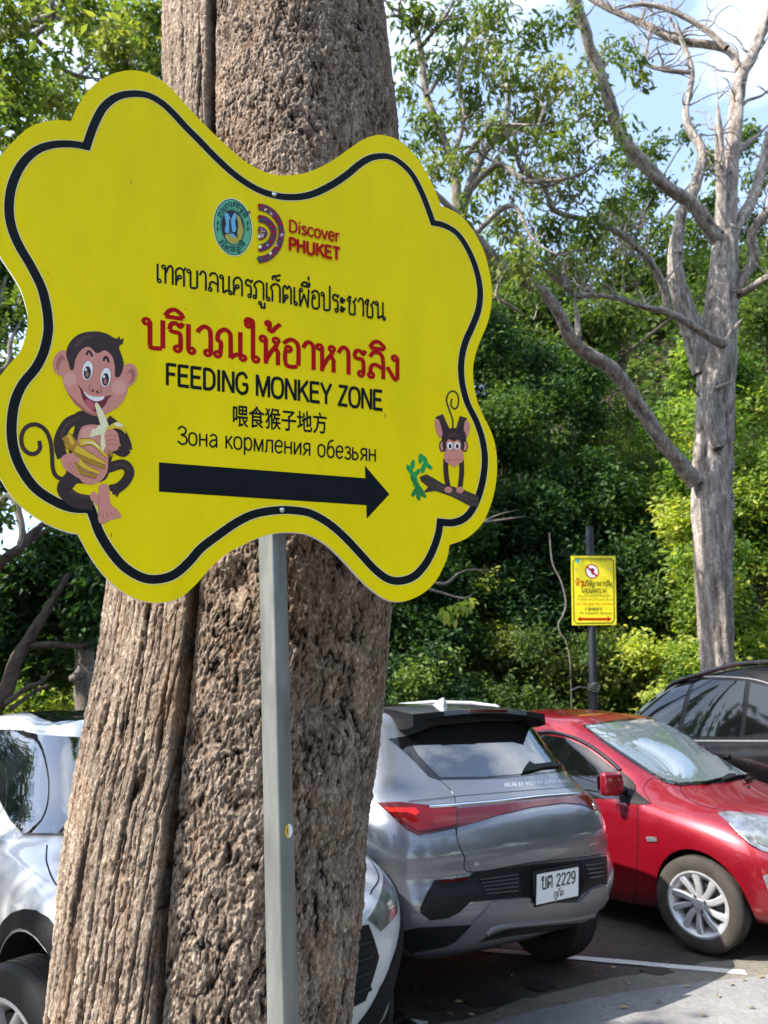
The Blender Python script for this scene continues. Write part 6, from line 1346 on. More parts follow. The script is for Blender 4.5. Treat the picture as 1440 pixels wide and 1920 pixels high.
LB = [([(1358, 462, 40), (1325, 420, 34), (1295, 380, 31), (1245, 345, 30), (1200, 300, 31), (1165, 255, 30), (1145, 200, 28), (1125, 135, 26), (1105, 85, 25), (1090, 35, 26), (1072, -10, 26), (1050, -70, 22)], 0, -2.2),
      ([(1352, 440, 30), (1352, 330, 25), (1348, 250, 18), (1346, 186, 5)], -.1, -.2),
      ([(1362, 440, 42), (1371, 300, 36), (1382, 200, 33), (1390, 140, 30), (1414, 98, 26), (1436, 40, 24), (1465, -50, 20)], 0, .8),
      ([(1387, 130, 20), (1362, 92, 20), (1270, 74, 18), (1200, 42, 17), (1122, 5, 15), (1060, -40, 12)], .4, 1.8),
      ([(1362, 90, 15), (1322, 55, 13), (1260, 20, 12), (1200, 8, 10), (1150, 20, 7)], .4, 1.0),
      ([(1362, 470, 34), (1378, 428, 30), (1412, 372, 26), (1432, 300, 24), (1446, 250, 20), (1470, 180, 14)], 0, .7),
      ([(1378, 545, 28), (1412, 490, 24), (1410, 440, 22), (1436, 400, 20), (1480, 350, 14)], 0, -.9),
      ([(1378, 552, 22), (1400, 545, 18), (1440, 520, 15), (1500, 500, 10)], 0, -1.0),
      ([(1268, 480, 30), (1278, 400, 27), (1305, 345, 25), (1317, 285, 22), (1290, 237, 17), (1287, 200, 15), (1297, 135, 13), (1275, 70, 10), (1252, 25, 8)], -.2, .9),
      ([(1296, 136, 11), (1240, 130, 10), (1211, 116, 9), (1215, 75, 7), (1226, 24, 5)], .4, 1.0),
      ([(1358, 645, 26), (1340, 638, 22), (1300, 612, 18), (1250, 585, 17), (1210, 576, 14), (1160, 560, 13), (1110, 553, 13), (1077, 554, 12), (1050, 528, 9), (1015, 500, 8), (988, 474, 7), (955, 450, 5), (925, 428, 4)], -.5, -2.2),
      ([(1060, 540, 9), (1057, 515, 9), (1058, 493, 8), (1066, 478, 5)], -1.8, -1.9),
      ([(1013, 497, 7), (1033, 480, 7), (1070, 472, 6), (1102, 466, 5), (1118, 452, 4), (1130, 436, 3)], -1.9, -1.5),
      ([(1251, 578, 15), (1241, 533, 17), (1210, 480, 17), (1170, 444, 15), (1118, 416, 14), (1040, 395, 12), (1020, 350, 11), (980, 320, 10), (968, 292, 9), (945, 240, 7), (927, 170, 5)], -.8, -2.8),
      ([(1212, 480, 7), (1214, 460, 5), (1218, 434, 3)], -1.2, -1.3), ([(1243, 531, 7), (1265, 505, 5), (1284, 484, 3)], -.9, -.8), ([(1208, 482, 6), (1195, 484, 4), (1180, 480, 3)], -1.2, -1.4),
      ([(1304, 905, 40), (1262, 852, 35), (1222, 800, 34), (1190, 750, 35), (1165, 710, 34), (1130, 680, 33), (1090, 655, 31), (1066, 628, 30), (1050, 590, 28), (1020, 550, 28), (980, 525, 28), (940, 498, 27), (908, 462, 23), (880, 430, 19), (850, 396, 16), (800, 350, 13), (750, 320, 9)], -.2, -3.6),
      ([(1086, 650, 14), (1082, 600, 12), (1077, 556, 9)], -1.6, -1.7),
      ([(1360, 640, 14), (1380, 612, 10), (1394, 597, 5)], -.5, -.7), ([(1345, 728, 14), (1358, 722, 10), (1373, 716, 6)], -.5, -.8), ([(1310, 742, 6), (1300, 730, 5), (1286, 715, 3)], -.2, -.6),
      ([(1372, 300, 14), (1400, 270, 11), (1420, 255, 9), (1450, 225, 6)], .1, .6), ([(1374, 220, 10), (1400, 190, 8), (1430, 178, 6), (1460, 150, 4)], .2, .9)]
g_ = random.Random(8)
def twig_(g, x, y, w, a, l):
    o = [(x, y, w)]; n = 6
    for i in range(n):
        a += g.gauss(0, .38); x += l / n * cos(a); y += l / n * sin(a); o.append((x, y, max(1.0, w * (1 - (i + 1) / n * .8))))
    return o
for k in range(260):                                     # bare twigs
    s = random.Random(k * 7 + 1).choice(LB[:10] + LB[10:11] * 3 + LB[13:14] * 4 + LB[16:17] * 2); pts = s[0]; i = g_.randint(len(pts) // 3, len(pts) - 1); x, y, w = pts[i]
    a = g_.uniform(-2.9, -.2); l = g_.uniform(40, 110); b = a + g_.uniform(-.9, .9)
    Yb = s[1] + (s[2] - s[1]) * i / (len(pts) - 1)
    LB.append((twig_(g_, x, y, min(w * .5, 4.5), a, l), Yb, Yb + g_.uniform(-.6, .6)))
    if k % 2: p_ = LB[-1][0][3]; LB.append((twig_(g_, p_[0], p_[1], 2.2, a + g_.choice((-.8, .8)), l * .5), Yb, Yb + g_.uniform(-.3, .3)))
lbo = traced(dead, DY, LB, 'limbs', M['bark_pale'], 10, .2, 9, .78)

# ------------------------------------------------------------------ airy tree with drooping leaves above the right of the sign
AY = 11.0
airy = empty('airy_tree', (at(770, 1335, AY).x, AY, 0)); tag(airy, 'airy olive-leaved tree with crooked grey limbs, against the sky right of the sign', 'tree')
traced(airy, AY, [([(640, 1500, 46), (640, 1335, 42), (655, 1000, 40), (690, 760, 36), (760, 600, 32), (838, 480, 26)], 0, 0)], 'trunk', M['bark_dark'], 12, .15, 3)
AL = [([(838, 490, 24), (856, 390, 20), (845, 300, 17), (800, 180, 14), (790, 100, 12), (770, 40, 10), (730, 10, 8)], 0, -.8),
      ([(840, 470, 20), (905, 290, 17), (960, 240, 14), (1020, 205, 10), (1075, 150, 6)], 0, .9), ([(905, 290, 14), (945, 235, 11), (952, 165, 9), (930, 95, 6), (960, 30, 4)], .4, 1.2),
      ([(845, 330, 12), (900, 260, 10), (930, 235, 8), (1010, 235, 5)], 0, -1.5), ([(850, 390, 14), (930, 310, 11), (990, 340, 9), (1080, 330, 6), (1130, 300, 4)], 0, -1.2),
      ([(835, 500, 14), (900, 430, 11), (960, 385, 9), (1000, 450, 6), (1050, 480, 4)], 0, -1.0), ([(800, 180, 9), (850, 110, 7), (900, 60, 5), (980, 20, 4)], -.5, .4),
      ([(785, 90, 8), (830, 40, 6), (860, -20, 4)], -.6, -1.4), ([(846, 310, 10), (870, 220, 8), (860, 140, 6), (890, 70, 4)], -.2, -.9), ([(960, 240, 8), (1040, 250, 6), (1100, 215, 4), (1150, 190, 3)], .5, 1.4),
      ([(815, 600, 14), (870, 545, 11), (930, 560, 8), (1000, 600, 5)], 0, 1.2), ([(775, 60, 8), (745, 30, 7), (700, 40, 5)], -.8, -1.0)]
for k in range(90):
    s = AL[g_.randrange(12)]; pts = s[0]; i = g_.randint(1, len(pts) - 1); x, y, w = pts[i]; a = g_.uniform(-3.0, .3); l = g_.uniform(30, 95); Yb = s[1] + (s[2] - s[1]) * i / (len(pts) - 1)
    AL.append((twig_(g_, x, y, min(w * .6, 5), a, l), Yb, Yb + g_.uniform(-.8, .8)))
traced(airy, AY, AL, 'limbs', M['bark_pale'], 8, .16, 5)
def px_blobs(root, spec, Y, seed, tn=.45, dy=1.6):
    g = random.Random(seed); o = []
    for px, py, r in spec:
        Yq = Y + g.uniform(-dy, dy); p = at(px, py, Yq); o.append((rel(root, p), r / FPX * Yq, tn + g.gauss(0, .12)))
    return o
ASP = [(780, 30, 60), (850, 40, 60), (920, 25, 60), (990, 60, 55), (1060, 40, 45), (830, 130, 55), (900, 110, 60), (960, 140, 60), (1030, 150, 60), (1090, 180, 45), (1150, 90, 30), (800, 230, 50), (870, 210, 45), (1000, 230, 70), (1060, 270, 60), (1120, 230, 40), (1180, 110, 38), (1200, 150, 26),
       (800, 320, 45), (860, 300, 40), (930, 330, 55), (1010, 340, 55), (1080, 350, 45), (1130, 300, 30), (1170, 240, 26), (870, 400, 45), (950, 420, 55), (1030, 430, 55), (1100, 420, 40), (900, 480, 50), (980, 490, 60), (1060, 500, 55), (820, 270, 30), (760, 170, 35), (770, 270, 30), (1150, 380, 35), (930, 240, 40), (1110, 120, 36), (890, 170, 40), (770, 110, 35)]
pb, tb = blob_leaves(px_blobs(airy, ASP, AY, 21, .55), 8200, 22, .2, .8, 7, .09)
leaves('crown', pb, .17, .055, M['leaf_olive'], airy, .75, tb, 23, .3)

# trees behind the bare one whose leaves show between its limbs
for nm, lab, px, Y, spec, n, lm, tn in (
    ('leafy_tree', 'dark leafy tree filling the gaps between the limbs of the bare tree', 1230, 27.0, [(1180, 300, 45), (1230, 280, 35), (1210, 360, 55), (1160, 420, 60), (1240, 440, 50), (1100, 470, 60), (1180, 500, 60), (1130, 540, 60), (1330, 300, 40), (1400, 260, 38), (1330, 380, 45), (1300, 440, 50), (1400, 420, 45), (1430, 330, 40), (1420, 500, 50), (1350, 500, 40), (1240, 520, 40), (1050, 520, 60), (1290, 250, 26)], 8500, 'leaf_olive', .45),
    ('leafy_tree', 'leafy tree behind the upper right edge of the sign, left of the bare tree', 1000, 27.0, [(900, 560, 70), (960, 600, 80), (1030, 580, 80), (1100, 610, 70), (920, 660, 80), (1000, 680, 90), (880, 480, 50), (1150, 600, 60), (960, 520, 60), (1080, 680, 80)], 20000, 'leaf_olive', .36)):
    r_ = empty(nm, (at(px, 1335, Y).x, Y, 0)); tag(r_, lab, 'tree', 'trees along the edge of the forest')
    bl = px_blobs(r_, spec, Y, int(px)); p, t = blob_leaves(bl, n, int(px), .35, .85, 5, .14); leaves('crown', p, .28, .12, M[lm], r_, .5, t, int(px) + 1)
    topz = max(b[0].z for b in bl) * .75; gq = random.Random(int(px))
    lp = [([Vector((0, 0, -.1)), Vector((.15, 0, topz * .4)), Vector((-.1, .1, topz * .8)), Vector((.1, 0, topz))], [.2, .16, .11, .05])]
    for c, rr_, _ in bl[::2]:
        st = Vector((0, 0, min(c.z * .8, topz * .9))); lp.append(([st, st.lerp(c, .55) + Vector((gq.uniform(-.3, .3), 0, .3)), c], [.08, .05, .015]))
    limbs(lp, 'trunk', M['bark_dark'], r_, 8, .14, 6)

# ------------------------------------------------------------------ the edge of the forest beyond the cars
FOREST = [
    # px, Y, top row, half width px, leaf material, tone, leaf length, label
    (770, 19.0, 640, 130, 'leaf_dense', .36, 'dense dark tree right behind the lower right edge of the sign'),
    (905, 21.0, 560, 150, 'leaf_dense', .42, 'dense dark green tree directly above the grey car roof'),
    (1060, 22.5, 620, 150, 'leaf_dense', .45, 'dense green tree directly behind the small yellow sign'),
    (1185, 24.0, 660, 110, 'leaf_olive', .45, 'yellowish green tree between the small sign and the bare trunk'),
    (1420, 18.5, 600, 120, 'leaf_bright', .55, 'bright yellow-green tree at the right edge behind the bare trunk'),
    (1290, 26.0, 760, 120, 'leaf_bright', .45, 'light green tree showing left of and behind the bare trunk'),
    (1500, 24.0, 520, 150, 'leaf_olive', .45, 'olive tree at the far right behind the yellow-green one'),
    (640, 22.0, 700, 140, 'leaf_dense', .3, 'dark tree mostly hidden behind the big trunk'),
    (420, 23.0, 620, 150, 'leaf_olive', .35, 'olive tree hidden straight behind the big trunk'),
    (1120, 20.5, 840, 120, 'leaf_dense', .42, 'rounded green tree above the small yellow sign'),
    (990, 19.5, 900, 110, 'leaf_dense', .28, 'low dark tree between the big sign and the small sign'),
    (1225, 22.0, 860, 90, 'leaf_bright', .5, 'pale speckled tree just left of the bare trunk'),
]
for i, (px, Y, ty, hwp, lm, tn, lab) in enumerate(FOREST):
    h = at(px, ty, Y).z; rad = hwp / FPX * Y; x = at(px, 1335, Y).x
    broad_tree('broadleaf_tree', lab, x, Y, h, rad, .4, M[lm], M['bark_dark'], 58000, .17, .075, 100 + i, 52, tn, .20, 'trees along the edge of the forest', 5, 0, .22, airy=.45)
BUSH = [(1245, 17.0, 1165, 75, 'leaf_bright', .70, 'bright lime bush at the foot of the bare tree'), (980, 17.5, 1180, 120, 'leaf_olive', .38, 'sunlit green bush above the grey car antenna'), (1120, 18.0, 1170, 90, 'leaf_olive', .50, 'speckled sunlit bush behind the small sign post'), (800, 17.0, 1215, 90, 'leaf_dense', .4, 'dark bush above the grey car roof, beside the trunk'), (1400, 16.5, 1010, 95, 'leaf_bright', .6, 'tall light green bush right of the bare trunk'), (1300, 20.0, 1000, 80, 'leaf_bright', .6, 'pale green bush just behind the bare trunk'), (890, 19.0, 1040, 80, 'leaf_bright', .40, 'mid green bush with pale leaves beyond the sign corner')]
for i, (px, Y, ty, hwp, lm, tn, lab) in enumerate(BUSH):
    h = at(px, ty, Y).z; rad = hwp / FPX * Y; x = at(px, 1335, Y).x
    broad_tree('leafy_bush', lab, x, Y, h, rad, .1, M[lm], M['bark_dark'], 14000, .13, .065, 300 + i, 24, tn, .26, 'bushes along the edge of the forest', 4, 0, .06, 'bush', airy=.35)
# thin vine and bare twigs hanging in front of the dark trees
vine = empty('hanging_vine', (at(1060, 1180, 16.8).x, 16.8, 0)); tag(vine, 'thin pale vine hanging in front of the dark trees left of the small sign', 'vine')
traced(vine, 16.8, [([(1030, 1000, 2), (1036, 1055, 2.6), (1052, 1090, 3), (1061, 1130, 3), (1055, 1155, 3), (1047, 1170, 3), (1052, 1190, 3), (1062, 1205, 2.4), (1070, 1260, 2), (1072, 1400, 2)], 0, 0)], 'stem', M['bark_grey'], 6, .1)
tw = empty('bare_twig', (at(880, 1000, 12.0).x, 12.0, 0)); tag(tw, 'bare pale twigs poking out from behind the right lower corner of the sign', 'twig')
traced(tw, 12.0, [([(790, 1020, 5), (880, 985, 5), (940, 975, 4), (985, 968, 3)], 0, .2), ([(800, 1090, 6), (835, 1094, 6), (860, 1075, 4), (885, 1068, 3), (930, 1072, 2)], 0, .3), ([(790, 1100, 6), (830, 1112, 5), (870, 1122, 4), (890, 1110, 2)], 0, -.2), ([(900, 980, 4), (935, 965, 3), (975, 955, 2)], .1, .2), ([(660, 1500, 10), (670, 1250, 9), (700, 1100, 8), (790, 1020, 5)], .1, 0)], 'stem', M['bark_grey'], 6, .1)
pb, tb = blob_leaves([(rel(tw, at(838, 1145, 12)), .16, .8), (rel(tw, at(862, 1135, 12)), .13, .75), (rel(tw, at(880, 1125, 12.1)), .10, .7)], 60, 5, .2); leaves('leaf_spray', pb, .17, .08, M['leaf_bright'], tw, .8, tb, 6)

# wooded hill behind everything
hx = np.linspace(-90, 120, 80); hy = np.linspace(30, 120, 40); HX, HY = np.meshgrid(hx, hy)
def hill_z(x, y):
    rise = np.clip((y - 30) / 45, 0, 1); rise = rise * rise * (3 - 2 * rise)
    side = 1 / (1 + np.exp(-(x - 15) / 6.0)); return rise * (5 + 45 * side) + 1.2 * np.sin(x * .13 + y * .09) * rise
hz = hill_z(HX, HY); i_ = np.arange(39)[:, None] * 80; j_ = np.arange(79)[None, :]
hill = mesh('hill', np.stack([HX, HY, hz - .05], -1).reshape(-1, 3), np.stack([i_ + j_, i_ + j_ + 1, i_ + 81 + j_, i_ + 80 + j_], -1).reshape(-1, 4), M['soil'], None, True); hill['kind'] = 'structure'
g_ = np.random.default_rng(77); bl = []
for k in range(760):
    x, y = (g_.uniform(-45, 75), g_.uniform(32, 84)) if k < 360 else (g_.uniform(4, 60), g_.uniform(36, 84)); z = float(hill_z(np.array(x), np.array(y))); r = g_.uniform(1.6, 3.2); bl.append(((x, y, z + g_.uniform(.5, 3.0)), r, float(np.clip(g_.normal(.45, .22), 0, 1))))
p, t = blob_leaves(bl, 210000, 78, .75, .7, 4, .35); wood = leaves('hillside_forest', p, .62, .36, M['leaf_far'], None, .2, t, 79, 1.2); tag(wood, 'forest covering the hill far behind the trees', 'forest', kind='stuff')

# ------------------------------------------------------------------ left of the trunk
LY = 8.5
lt = empty('overhanging_tree', (-6.6, LY, 0)); tag(lt, 'tree overhanging the top left corner above the sign, with forked grey boughs', 'tree')
traced(lt, LY, [([(-420, 1640, 70), (-400, 1200, 60), (-330, 700, 52), (-200, 300, 44), (-90, 140, 36), (-20, 80, 26)], 0, 0)], 'trunk', M['bark_grey'], 12, .14, 2)
traced(lt, LY, [([(-30, 85, 22), (20, 62, 18), (70, 40, 15), (100, 26, 13), (125, -10, 10), (140, -50, 8)], 0, -.6), ([(100, 28, 12), (98, 5, 11), (92, -30, 10)], -.4, -.6), ([(105, 30, 9), (140, 20, 7), (146, 8, 5)], -.4, -.3), ([(108, 32, 9), (140, 38, 7), (163, 46, 4)], -.4, -.7), ([(0, 75, 14), (50, 60, 12), (62, 66, 11), (90, 45, 9), (102, 30, 8)], -.1, -.4), ([(58, 66, 12), (80, 85, 10), (100, 105, 9), (118, 128, 8), (150, 143, 7), (190, 148, 5)], -.2, .3), ([(100, 105, 6), (118, 95, 5), (120, 75, 4), (105, 55, 3)], 0, .2), ([(150, 140, 6), (165, 125, 5), (188, 108, 3)], .2, .3), ([(205, 40, 5), (240, 42, 5), (268, 36, 3)], .2, .4), ([(-60, 260, 20), (0, 230, 10), (20, 150, 6), (60, 60, 4)], 0, .5), ([(-60, 700, 22), (10, 690, 10), (20, 640, 8), (40, 600, 4)], .3, .6)], 'limbs', M['bark_grey'], 8, .15, 3)
LS = [(20, 20, 50), (70, 15, 40), (150, 15, 50), (215, 25, 50), (280, 25, 45), (20, 110, 45), (60, 130, 40), (160, 60, 40), (215, 75, 45), (270, 80, 50), (230, 115, 42), (285, 125, 35), (30, 175, 50), (85, 185, 45), (130, 150, 35), (20, 235, 50), (75, 220, 30), (130, 200, 35), (180, 120, 26), (-30, 60, 50), (-40, 160, 60), (-20, 290, 40), (120, 100, 25), (250, 40, 40), (310, 60, 40), (310, 130, 30)]
pb, tb = blob_leaves(px_blobs(lt, LS, LY, 31, .66, 1.5), 7000, 32, .3, .85, 5, .11); leaves('crown', pb, .135, .06, M['leaf_olive'], lt, .5, tb, 33, .4)
# unseen bough and leaf clumps, added to dapple the white car with shade
over = [(-6.3, 1.5, 6.6), (-5.6, 2.3, 6.5), (-7.2, 1.0, 7.2), (-6.6, 3.0, 7.0), (-5.2, 1.3, 6.9)]
limbs([([rel(lt, (-7.6, 8.5, 5.0)), rel(lt, (-6.9, 5.2, 6.2)), rel(lt, (-6.3, 1.5, 6.6))], [.12, .08, .03]), ([rel(lt, (-6.7, 4.2, 6.3)), rel(lt, (-6.6, 3.0, 7.0))], [.04, .015]), ([rel(lt, (-6.5, 2.6, 6.5)), rel(lt, (-5.6, 2.3, 6.5))], [.04, .015]), ([rel(lt, (-6.4, 2.0, 6.55)), rel(lt, (-7.2, 1.0, 7.2))], [.04, .015]), ([rel(lt, (-6.35, 1.7, 6.6)), rel(lt, (-5.2, 1.3, 6.9))], [.04, .015])], 'limbs', M['bark_grey'], lt, 8, .14, 13)
pb, tb = blob_leaves([(rel(lt, c), .85, .5) for c in over], 1500, 46, .2, .7, 5, .12); leaves('crown', pb, .19, .085, M['leaf_olive'], lt, .3, tb, 47)
l2 = empty('thin_tree', (-7.2, 11.5, 0)); tag(l2, 'thin leafy tree beside the left edge of the sign, sky showing through it', 'tree')
L2S = [(-30, 500, 60), (20, 530, 40), (10, 590, 50), (-40, 620, 60), (40, 560, 30), (0, 690, 40), (-40, 740, 60), (0, 900, 40), (-30, 960, 50), (20, 480, 40), (-60, 860, 60)]
pb, tb = blob_leaves(px_blobs(l2, L2S, 11.5, 34, .4, 1.0), 5200, 35, .3, .85, 5, .11); leaves('crown', pb, .16, .07, M['leaf_olive'], l2, .5, tb, 36, .4)
traced(l2, 11.5, [([(-160, 1500, 30), (-150, 1200, 28), (-110, 1000, 24), (-60, 800, 18), (-20, 640, 12), (10, 520, 7)], 0, 0), ([(-110, 1000, 18), (-20, 960, 16), (20, 930, 14), (40, 985, 12), (35, 1030, 9)], 0, -.3), ([(-60, 800, 10), (-20, 710, 8), (30, 660, 4)], 0, .3)], 'trunk', M['bark_grey'], 8, .14, 7)
# dark crooked tree and bushes above the white car
l3 = empty('crooked_tree', (at(-20, 1335, 12).x, 12.0, 0)); tag(l3, 'dark crooked tree with bare slanting branches above the white car', 'tree')
traced(l3, 12.0, [([(-60, 1480, 40), (-30, 1360, 34), (10, 1300, 28), (30, 1240, 26), (60, 1190, 22), (85, 1150, 18), (110, 1110, 14), (130, 1075, 8)], 0, .3), ([(-60, 1120, 22), (0, 1056, 20), (40, 1025, 17), (60, 1000, 14), (85, 980, 10), (110, 960, 6)], -.2, .2), ([(45, 1022, 12), (62, 1010, 10), (95, 990, 6), (110, 975, 4)], 0, .3), ([(48, 1015, 8), (46, 1000, 7), (44, 985, 4)], 0, .1), ([(60, 1210, 14), (100, 1208, 12), (145, 1212, 10), (165, 1208, 9), (185, 1204, 5)], .2, .4), ([(10, 1320, 12), (50, 1290, 10), (75, 1280, 8), (95, 1262, 4)], 0, .2), ([(20, 1330, 9), (60, 1300, 8), (90, 1285, 5)], 0, .5), ([(120, 1095, 7), (150, 1095, 6), (175, 1092, 4)], .3, .4)], 'trunk', M['bark_dark'], 10, .14, 8)
bl = px_blobs(l3, [(30, 1080, 50), (90, 1060, 45), (140, 1040, 40), (150, 1110, 45), (60, 1130, 50), (20, 1150, 50), (110, 1160, 40), (170, 1160, 40), (150, 1000, 30), (100, 1010, 30), (180, 1080, 30), (0, 1230, 45), (80, 1240, 40), (130, 1250, 40)], 13.0, 41, .33, .8); pb, tb = blob_leaves(bl, 12000, 42, .3, .85, 5, .12); leaves('crown', pb, .17, .08, M['leaf_dense'], l3, .5, tb, 43)
stump = empty('pale_trunk', (at(160, 1335, 13).x, 13.0, 0)); tag(stump, 'short pale twisted trunk standing between the big trunk and the white car roof', 'tree')
traced(stump, 13.0, [([(165, 1470, 48), (162, 1300, 44), (160, 1250, 40), (158, 1215, 30), (165, 1180, 24), (172, 1120, 18)], 0, 0), ([(155, 1255, 22), (143, 1268, 18), (133, 1276, 14)], -.2, -.3)], 'trunk', M['bark_grey'], 10, .14, 9)
for i, (px, Y, ty, hwp, lm, tn, lab) in enumerate([(110, 15.0, 1270, 90, 'leaf_bright', .62, 'lime green bush just above the white car roof'), (20, 16.0, 1180, 110, 'leaf_bright', .35, 'green bush behind the crooked dark branches at the left edge'), (170, 18.0, 1050, 110, 'leaf_dense', .35, 'dark bush left of the big trunk, above the lime bush'), (-60, 19.0, 1060, 150, 'leaf_dense', .3, 'dark tree-like bush at the left edge of the lot')]):
    h = at(px, ty, Y).z; rad = hwp / FPX * Y; x = at(px, 1335, Y).x
    broad_tree('leafy_bush', lab, x, Y, h, rad, .1, M[lm], M['bark_dark'], 15000, .14, .07, 500 + i, 20, tn, .16, 'bushes along the edge of the forest', 4, 0, .06, 'bush', airy=.35)
# trees on the near side of the lane, behind the viewer: they show in the cars' windows and paint
for i, (x, y, h, rad) in enumerate([(-15, -9, 10.0, 4.2), (-9, -16, 11, 4.5), (8, -18, 12, 5), (15, -10, 11, 4.5), (-17, -1, 9.5, 4), (-19, 6, 10, 4.2), (-18, 13, 11, 4.2), (-26, 9, 13, 5), (-25, -5, 12, 5), (19, -2, 10, 4.5), (17, 5, 9, 3.6), (21, 10, 11, 4.5), (26, 3, 13, 5)]):
    broad_tree('roadside_tree', 'leafy tree on the near side of the lane, behind the viewer', x, y, h, rad, 1.4, M['leaf_dense'], M['bark_dark'], 9000, .5, .27, 700 + i, 30, .4, .14, 'trees on the near side of the lane', 5, 0, .25, airy=.4)
# limbs and leaves of the big tree far above the frame
gq = random.Random(12); bl = []; lp = []
for k in range(14):
    a = gq.uniform(0, 6.28); r_ = gq.uniform(1.5, 3.6); c = Vector((r_ * cos(a) - .3, r_ * sin(a) - 2.0, gq.uniform(10.2, 13.0))); bl.append((c, gq.uniform(.8, 1.4), .45)); st = Vector((0, 0, 9.3)); lp.append(([st, st.lerp(c, .5) + Vector((0, 0, .3)), c], [.2, .1, .03]))
limbs(lp, 'limbs', M['bark'], big, 8, .14, 10); p, t = blob_leaves(bl, 6000, 44, .3, .8, 5, .2); leaves('crown', p, .26, .12, M['leaf_olive'], big, .4, t, 45)
# ------------------------------------------------------------------ small yellow warning sign on its black post
QY = 11.5
ss = empty('warning_sign', (at(1112, 1335, QY).x, QY, 0)); tag(ss, 'small rectangular yellow sign with a red double arrow on a black post, beyond the cars', 'sign')
c_ = at(1113, 1107, QY - .06); sw, sh_ = 83 / FPX * QY * 1.0, 131 / FPX * QY * 1.0
sc_ = (c_ - EYE).length / QY
uS = Vector((1, .04, -.012)).normalized(); nS = Vector((uS.y, -uS.x, 0)).normalized(); vS = nS.cross(uS).normalized(); vS = vS if vS.z > 0 else -vS; nS = uS.cross(vS)
def on_small(px, py, h=0.0):
    d = ray(px, py); t = (c_ + nS * h - EYE).dot(nS) / d.dot(nS); q_ = EYE + d * t - c_; return (q_.dot(uS), q_.dot(vS))
def SS(a, b, h): return c_ + uS * a + vS * b + nS * h - Vector(ss.location)
M['yellow_small'] = mat('sign_yellow_small', (.80, .68, .01), .45, noise=.05)
mb = MB(); ol = [on_small(*p) for p in ((1071, 1042), (1154, 1042.5), (1156, 1171.5), (1073, 1172.5))]; mb.prism(ol, 0, -.01, SS); mb.build('sign_plate', M['yellow_small'], ss)
f = Flat(SS, h0=.0015, step=.0002)
def q_(l): return [on_small(1000 + x / 3.2727, 960 + y / 3.2727) for x, y in l]
f.stroke('print_black', q_([(260, 287), (478, 287), (492, 303), (497, 660), (482, 682), (268, 684), (250, 668), (243, 303)]), .014, 0, True); f.build('border_line', ss)
def tl(m, s, a, b, h, w): 
    p0, p1 = q_([a])[0], q_([b])[0]; up = np.subtract(q_([(a[0], a[1] - h)])[0], p0); f.text(m, s, p0, p1, up, w)
tl('print_red', 'ห้าม', (258, 456), (326, 456), 32, .15); tl('print_black', 'ให้อาหารลิง', (328, 456), (484, 456), 26, .12); tl('print_black', 'โดยเด็ดขาด', (292, 496), (450, 496), 26, .12)
tl('print_black', 'เทศบาลนครภูเก็ตเพื่อประชาชน', (290, 305), (478, 305), 10, .09)
tl('print_black', 'เพื่อความปลอดภัยของนักท่องเที่ยว', (268, 526), (478, 526), 11, .10); tl('print_black', 'การให้อาหารลิงนอกบริเวณ', (262, 549), (484, 549), 12, .10)
tl('print_red', 'Do not feed the monkeys', (258, 575), (484, 575), 14, .13); tl('print_black', 'Не кормите обезьян !', (272, 632), (484, 632), 16, .11); f.build('lettering', ss)
def ctext(txt, m, a, b, h):
    cu = bpy.data.curves.new('t', 'FONT'); cu.body = txt; o = bpy.data.objects.new('t', cu); C.objects.link(o); dg = bpy.context.evaluated_depsgraph_get(); dg.update()
    me = bpy.data.meshes.new_from_object(o.evaluated_get(dg)); bpy.data.objects.remove(o); co = np.empty(len(me.vertices) * 3); me.vertices.foreach_get('co', co); co = co.reshape(-1, 3); mn, mx_ = co.min(0), co.max(0); s = (co - mn) / np.where(mx_ - mn == 0, 1, mx_ - mn)
    p0, p1 = np.array(q_([a])[0]), np.array(q_([b])[0]); up = np.subtract(q_([(a[0], a[1] - h)])[0], p0); k = p0 + s[:, :1] * (p1 - p0) + s[:, 1:2] * up
    me.vertices.foreach_set('co', np.array([SS(x, y, .002) for x, y in k]).ravel()); me.materials.clear(); me.name = 'lettering'; return link('lettering', me, ss, M[m])
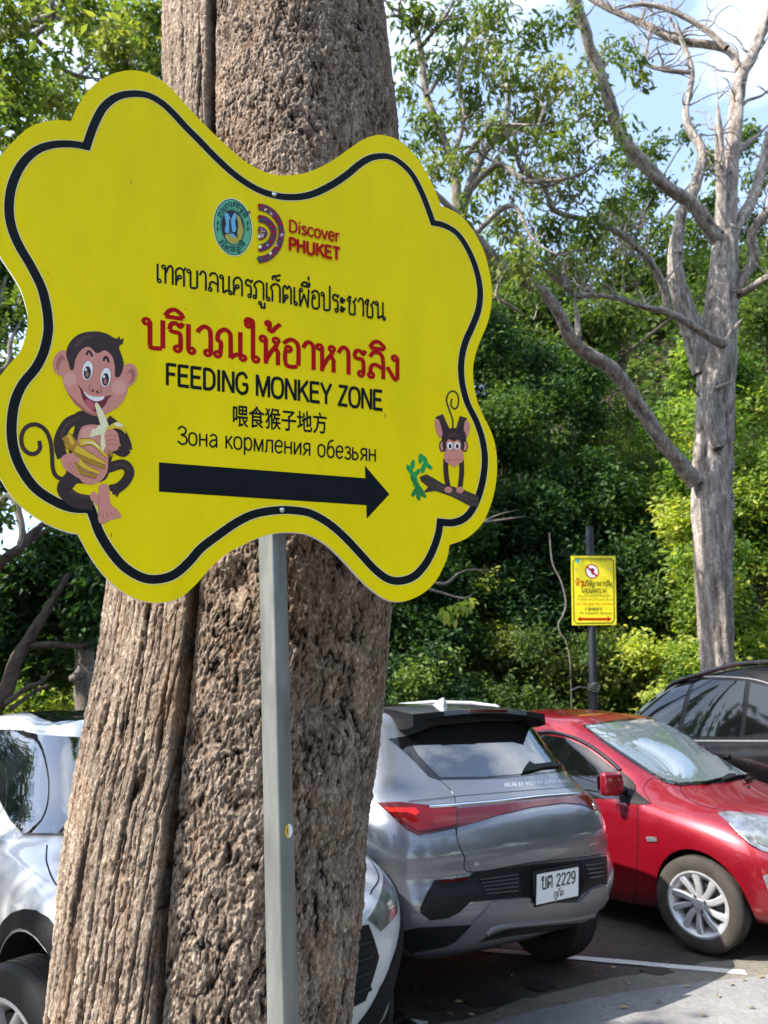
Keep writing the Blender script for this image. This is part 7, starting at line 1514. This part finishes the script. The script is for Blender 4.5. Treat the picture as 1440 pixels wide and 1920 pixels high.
ctext('不要喂猴子', 'print_black', (312, 607), (425, 607), 21)
cx, cy = q_([(360, 365)])[0]; r_ = abs(q_([(403, 365)])[0][0] - cx)
f.ell('print_red', cx, cy, r_, r_ * 1.06); f.ell('white', cx, cy, r_ * .82, r_ * .88); f.poly('logo_plum', [(cx - .05 * k, cy + .05 * j) for k, j in ((1.0, .9), (-.6, 1.1), (-1.0, .2), (-.3, -.2), (-.6, -1.2), (.1, -.9), (.5, .1))]); f.stroke('print_red', [(cx - r_ * .6, cy + r_ * .6), (cx + r_ * .6, cy - r_ * .6)], .03); f.build('no_feeding_symbol', ss)
cx, cy = q_([(272, 300)])[0]; f.ell('seal_blue', cx, cy, .033, .035); f.ell('seal_green', cx, cy, .02, .022); f.build('town_seal', ss)
f.poly('print_red', q_([(268, 657), (292, 640), (290, 650), (456, 650), (454, 640), (482, 657), (456, 674), (456, 665), (290, 665), (292, 674)])); f.build('arrow', ss)
mb = MB(); pr = .05
lo, hi = at(1113, 1330, QY), at(1105, 988, QY); dr = (hi - lo).normalized(); b0 = lo - dr * ((lo.z + .1) / dr.z)
mb.tube([b0 - Vector(ss.location), hi - Vector(ss.location)], [.066, .060], 12); mb.build('post', mat('black_post', (.010, .012, .018), .5, noise=.2), ss, smooth=True)
mb = MB()
for k in range(4):
    z = at(1113, 1283 + k * 4, QY); mb.tube([z - Vector(ss.location) + Vector((.082 * cos(a), .082 * sin(a), .012 * sin(a * 3 + k))) for a in np.linspace(0, 2 * pi, 20)], .008, 5)
mb.tube([at(1100, 1290, QY - .09) - Vector(ss.location), at(1085, 1288, QY - .1) - Vector(ss.location), at(1068, 1296, QY - .1) - Vector(ss.location)], .010, 5)
mb.build('wire_tie', M['galv'], ss)
for x, y in ((1081, 1067), (1143, 1067)):
    mb = MB(); mb.lathe([(0, .006), (.010, .004), (.011, 0)], 10, 'z', Matrix((uS, vS, nS)).transposed().to_4x4()); s_ = mb.build('screw', M['steel'], ss); s_.location = SS(*on_small(x, y), .001)
